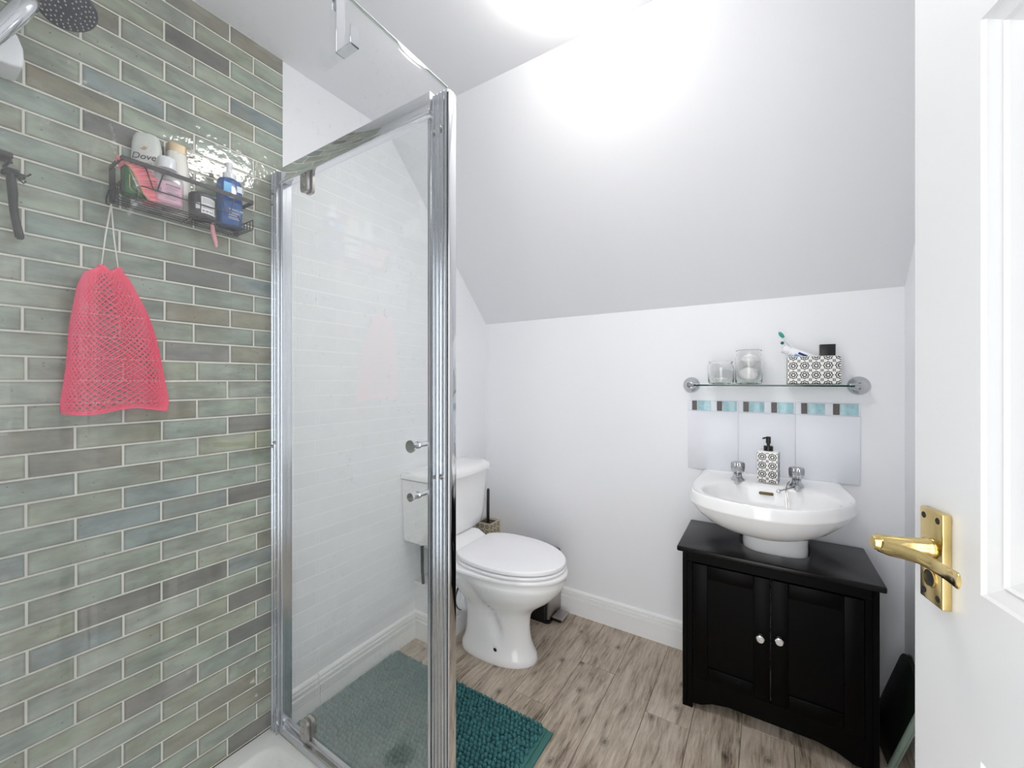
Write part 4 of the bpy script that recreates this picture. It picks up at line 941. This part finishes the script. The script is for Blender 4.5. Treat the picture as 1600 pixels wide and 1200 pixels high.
jar(1.344, 1.868, jarprof(.0475, .137, .043), 'tall glass jar of cotton wool on the shelf')
rb = random.Random(2)
mb = MB()
for k in range(22):
    a, r_ = rb.uniform(0, 6.28), rb.uniform(0, .030); mb.sphere((1.245+r_*math.cos(a), 1.868+r_*math.sin(a), SZ+.013+rb.uniform(0, .009)), rb.uniform(.004, .0065), 8, 6)
o = stuff(mb.build('cotton_buds', 'cotton')); tag(o, 'white cotton scraps at the bottom of the short glass jar', 'cotton')
mb = MB()
def blob(c, r_, seed):
    rg = random.Random(seed); ph = [rg.uniform(0, 6.28) for _ in range(6)]
    s_ = MB().sphere((0, 0, 0), 1.0, 28, 18)
    for p in s_.v:
        f_ = 1+.07*math.sin(4*p.x+ph[0])+.06*math.sin(5*p.y+ph[1])+.05*math.sin(6*p.z+ph[2])+.04*math.sin(9*p.x+7*p.z+ph[3])
        p *= f_; p.x *= r_[0]; p.y *= r_[1]; p.z *= r_[2]; p += Vector(c)
    mb.add(s_.v, s_.f)
blob((1.343, 1.868, SZ+.040), (.039, .038, .030), 1)
o = mb.build('cotton_ball', 'cotton', ang=80); tag(o, 'large white cotton wool wad low in the tall glass jar', 'cotton', 'cotton wads in the tall jar')
mb = MB(); blob((1.347, 1.872, SZ+.096), (.033, .030, .022), 4)
o = mb.build('cotton_ball', 'cotton', ang=80); tag(o, 'smaller white cotton wad at the top of the tall jar', 'cotton', 'cotton wads in the tall jar')
# patterned box with its contents
bx = thing('patterned_box', 'black and white patterned open box on the glass shelf', 'box', (1.55, 1.88, SZ))
qx0, qx1, qy0, qy1, qz0, qz1 = 1.4715, 1.6300, 1.842, 1.918, SZ+.0006, SZ+.106
mb = MB(); w_ = .004; mb.box((qx0, qy0, qz0), (qx1, qy0+w_, qz1), .001, 1); mb.box((qx0, qy1-w_, qz0), (qx1, qy1, qz1), .001, 1); mb.box((qx0, qy0+w_, qz0), (qx0+w_, qy1-w_, qz1)); mb.box((qx1-w_, qy0+w_, qz0), (qx1, qy1-w_, qz1)); mb.box((qx0, qy0, qz0), (qx1, qy1, qz0+.004))
mb.build('shell', 'patt_white', bx)
mb = MB(); star_print(mb, (qx0+.001, qy0, qz0+.002), (1, 0, 0), (0, 0, 1), qx1-qx0-.002, .102, .0345, .0165, .034); star_print(mb, (qx0, qy1, qz0+.002), (0, -1, 0), (0, 0, 1), qy1-qy0, .102, .0345, .0165, .034); star_print(mb, (qx1, qy0, qz0+.002), (0, 1, 0), (0, 0, 1), qy1-qy0, .102, .0345, .0165, .034)
stuff(mb.build('printed_stars', 'patt_black', bx, smooth=False, fixn=False))
bb = thing('black_carton', 'flat black box standing in the patterned box', 'carton', (1.594, 1.885, qz0+.0045))
MB().box((1.571, 1.868, qz0+.0045), (1.617, 1.900, SZ+.1475), .0015, 2).build('body', 'black_plastic', bb); MB().box((1.5705, 1.8675, SZ+.1455), (1.6175, 1.9005, SZ+.1495), .001, 1).build('flap', 'black_plastic', bb)
# toothpaste tube leaning out on the left
tpst = thing('toothpaste_tube', 'white and blue toothpaste tube leaning in the patterned box', 'toothpaste', (1.50, 1.87, SZ+.02))
a0 = Vector((1.590, 1.868, SZ+.070)); a1 = Vector((1.4815, 1.868, SZ+.1265)); dt = (a1-a0).normalized(); dn = Vector((0, 1, 0)); dm = dt.cross(dn)
def tring(p, hw, ht, n=24): return [p+dm*hw*math.cos(2*math.pi*k/n)+dn*ht*math.sin(2*math.pi*k/n) for k in range(n)]
MB().loft([tring(a0, .021, .001), tring(a0+(a1-a0)*.4, .0195, .010), tring(a0+(a1-a0)*.9, .0185, .0165), tring(a1, .017, .016), tring(a1+dt*.006, .009, .009)]).build('tube', 'toothpaste', tpst)
MB().loft([tring(a1+dt*.004, .0130, .0130), tring(a1+dt*.007, .0138, .0138), tring(a1+dt*.024, .0168, .0165), tring(a1+dt*.0255, .0160, .0157)]).build('cap', 'white_plastic', tpst)
mb = MB()
def swoosh(t0, t1, s0_, s1_, mbx, lift):
    prev = None
    for k in range(9):
        f_ = k/8; p = a0+(a1-a0)*(t0+(t1-t0)*f_); off = math.sin(math.pi*f_*.5)
        A = p+dm*(s0_+(s1_-s0_)*0)*(1-0*off)-dn*(.0168-.010*(1-(t0+(t1-t0)*f_))*.6+lift); B = A+dm*(s1_-s0_)
        if prev: mbx.add([prev[0], prev[1], B, A], [[0, 1, 2, 3]])
        prev = (A, B)
swoosh(.42, .86, .002, .014, mb, .0006); mb.build('blue_stripe', 'tp_blue', tpst, smooth=False)
mb = MB(); swoosh(.55, .80, -.009, -.001, mb, .0007); mb.build('navy_patch', 'tp_navy', tpst, smooth=False)
def toothbrush(p0, p1, p2, hd, m_handle, m_br, label, big=True):
    t_ = thing('toothbrush', label, 'toothbrush', p0, 0, 'toothbrushes in the patterned box')
    p0, p1, p2 = Vector(p0), Vector(p1), Vector(p2)
    MB().tube([p0, (p0+p1)/2, p1, p1+(p2-p1)*.5, p2], [.0055, .006, .0052, .0036, .003], 10).build('handle', m_handle, t_)
    d_ = (p2-p1).normalized(); s_ = MB().sphere((0, 0, 0), hd, 16, 10); s_.xf(Matrix.Translation(p2+d_*hd[2]*.85) @ d_.to_track_quat('Z', 'Y').to_matrix().to_4x4()); s_.build('bristle_head', m_br, t_)
toothbrush((1.545, 1.904, SZ+.008), (1.4985, 1.902, SZ+.130), (1.461, 1.901, SZ+.184), (.0065, .007, .0150), 'white_plastic', 'tb_green', 'white toothbrush with a green head standing tallest in the patterned box')
toothbrush((1.552, 1.8925, SZ+.012), (1.487, 1.8925, SZ+.138), (1.4605, 1.892, SZ+.159), (.0060, .006, .0065), 'white_plastic', 'tb_dark', 'white toothbrush with small dark teal head, lower than the green one')

# ================================================================= ROOM DOOR (hinged beside the camera, opened inwards)
HX, HY, DW, DT = 1.745, .006, .762, .035
rd = struct(thing('door_1', 'white panelled door standing open with brass lever handle', 'door', (HX, HY, .008), math.atan2(.9735, -.2285)))
del rd['category']; del rd['label']
mb = MB()
cols = [(.114, .331), (.431, .648)]; rws = [(.192, .782), (.961, 1.581), (1.690, 1.860)]; H = 1.972
xs = [0, .114, .331, .431, .648, DW]; zs = [0, .192, .782, .961, 1.581, 1.690, 1.860, H]
for side in (0, 1):
    yy = 0 if side == 0 else -DT; sg = -1 if side == 0 else 1
    for i in range(5):
        for j in range(7):
            if i in (1, 3) and j in (1, 3, 5):
                x0, x1, z0, z1 = xs[i], xs[i+1], zs[j], zs[j+1]; rg = []
                for ins, dp in ((0, 0), (.0, .0), (.002, .004), (.016, .010), (.0175, .0075), (.020, .0110), (.033, .0160), (.036, .0160), (.050, .0160), (.068, .0060)):
                    rg.append([(x0+ins, yy+sg*dp, z0+ins), (x1-ins, yy+sg*dp, z0+ins), (x1-ins, yy+sg*dp, z1-ins), (x0+ins, yy+sg*dp, z1-ins)])
                mb.loft(rg[1:], cap=(False, True))
            else: mb.add([(xs[i], yy, zs[j]), (xs[i+1], yy, zs[j]), (xs[i+1], yy, zs[j+1]), (xs[i], yy, zs[j+1])], [[0, 1, 2, 3]])
for a, c in (((0, 0), (DW, 0)), ((DW, 0), (DW, H)), ((DW, H), (0, H)), ((0, H), (0, 0))):
    mb.add([(a[0], 0, a[1]), (c[0], 0, c[1]), (c[0], -DT, c[1]), (a[0], -DT, a[1])], [[0, 1, 2, 3]])
leaf = mb.build('leaf', 'door_white', rd, smooth=False, local=True)
bm = bmesh.new(); bm.from_mesh(leaf.data); bmesh.ops.remove_doubles(bm, verts=bm.verts[:], dist=1e-5); bmesh.ops.recalc_face_normals(bm, faces=bm.faces[:]); bm.to_mesh(leaf.data); bm.free()
z_off = -.008
hd = bpy.data.objects.new('lever_handle', None); COL.objects.link(hd); hd.parent = rd; hd.location = (.711, 0, .98); hd.empty_display_size = .04
def lb(mb, name, m_, **k):
    mb.xf(Matrix.Translation((-.711, 0, -.98+z_off))); return mb.build(name, m_, hd, local=True, **k)
PZ0, PZ1, LZ = .927, 1.041, .994
mb = MB().box((.690, .0004, PZ0), (.732, .010, PZ1), .0018, 3); lb(mb, 'backplate', 'brass')
mb = MB().lathe([(0, 0), (.0125, 0), (.0125, .004), (.0105, .006), (.0098, .036), (.0105, .052), (.008, .058), (0, .0585)], (.711, .010, LZ), (0, 1, 0), 28)
def lring(x, y, z, hh, tt): return [(x+tt*math.sin(2*math.pi*k/16)*.0, y+tt*math.cos(2*math.pi*k/16), z+hh*math.sin(2*math.pi*k/16)) for k in range(16)]
sec = [(.7225, .0605, LZ-.004, .003, .002), (.7205, .0605, LZ-.004, .0075, .0034), (.711, .0605, LZ-.003, .0092, .0042), (.695, .0585, LZ-.001, .0090, .0038), (.675, .054, LZ+.003, .0082, .0034), (.655, .049, LZ+.006, .0076, .0032), (.635, .046, LZ+.006, .0074, .0030), (.612, .047, LZ+.007, .0078, .0028), (.590, .053, LZ+.011, .0084, .0026), (.5805, .056, LZ+.013, .0084, .0026), (.5775, .057, LZ+.0135, .0055, .002)]
mb.loft([lring(*s_) for s_ in sec]); lb(mb, 'lever', 'brass', ang=50)
for x in (.698, .724):
    for z in (PZ0+.010, PZ1-.010): lb(MB().lathe([(0, .0006), (.0034, .0005), (.0040, 0)], (x, .0101, z), (0, 1, 0), 12), 'screw', 'dark_hole')
mb = MB().lathe([(0, .0004), (.0098, .0004), (.0098, 0)], (.711, .0101, .957), (0, 1, 0), 24); lb(mb, 'keyhole', 'dark_hole')
mb = MB().lathe([(.0112, 0), (.0116, .0012), (.0098, .0016), (.0098, 0)], (.711, .0101, .957), (0, 1, 0), 24, cap=(False, False)); lb(mb, 'keyhole_rim', 'brass')

# tinted glass slab behind the door
gl = thing('tinted_glass_slab', 'dark green tinted glass slab leaning in the corner behind the open door', 'glass slab', (1.76, 1.72, 0))
e1 = (Vector((1.797, 1.802, .330))-Vector((1.728, 1.885, .012))); L1 = e1.length; e1.normalize(); e2 = Vector((.0, -1, -.26)); e2 = (e2-e1*e2.dot(e1)).normalized(); e3 = e1.cross(e2).normalized(); og = Vector((1.728, 1.885, .014))
if e3.x > 0: e3 = -e3
def slab(t0, t1, ins, r_):
    return [[og+e2*a+e1*c+e3*t_ for a, c in rrect(ins, ins, .20-ins, L1-ins, r_, 7)] for t_ in (t0, t1)]
MB().loft(slab(0, .012, .004, .045)).build('pane', 'dark_glass', gl, ang=40)
MB().loft(slab(-.0048, -.0004, .0, .049)).build('rim', 'dark_glass_edge', gl, ang=40)
MB().tube([og+e2*.198+e1*.01+e3*.007, og+e2*.198+e1*(L1*.5)+e3*.007, og+e2*.198+e1*(L1-.06)+e3*.007], .008, 10).build('edge_strip', 'dark_glass_edge', gl)
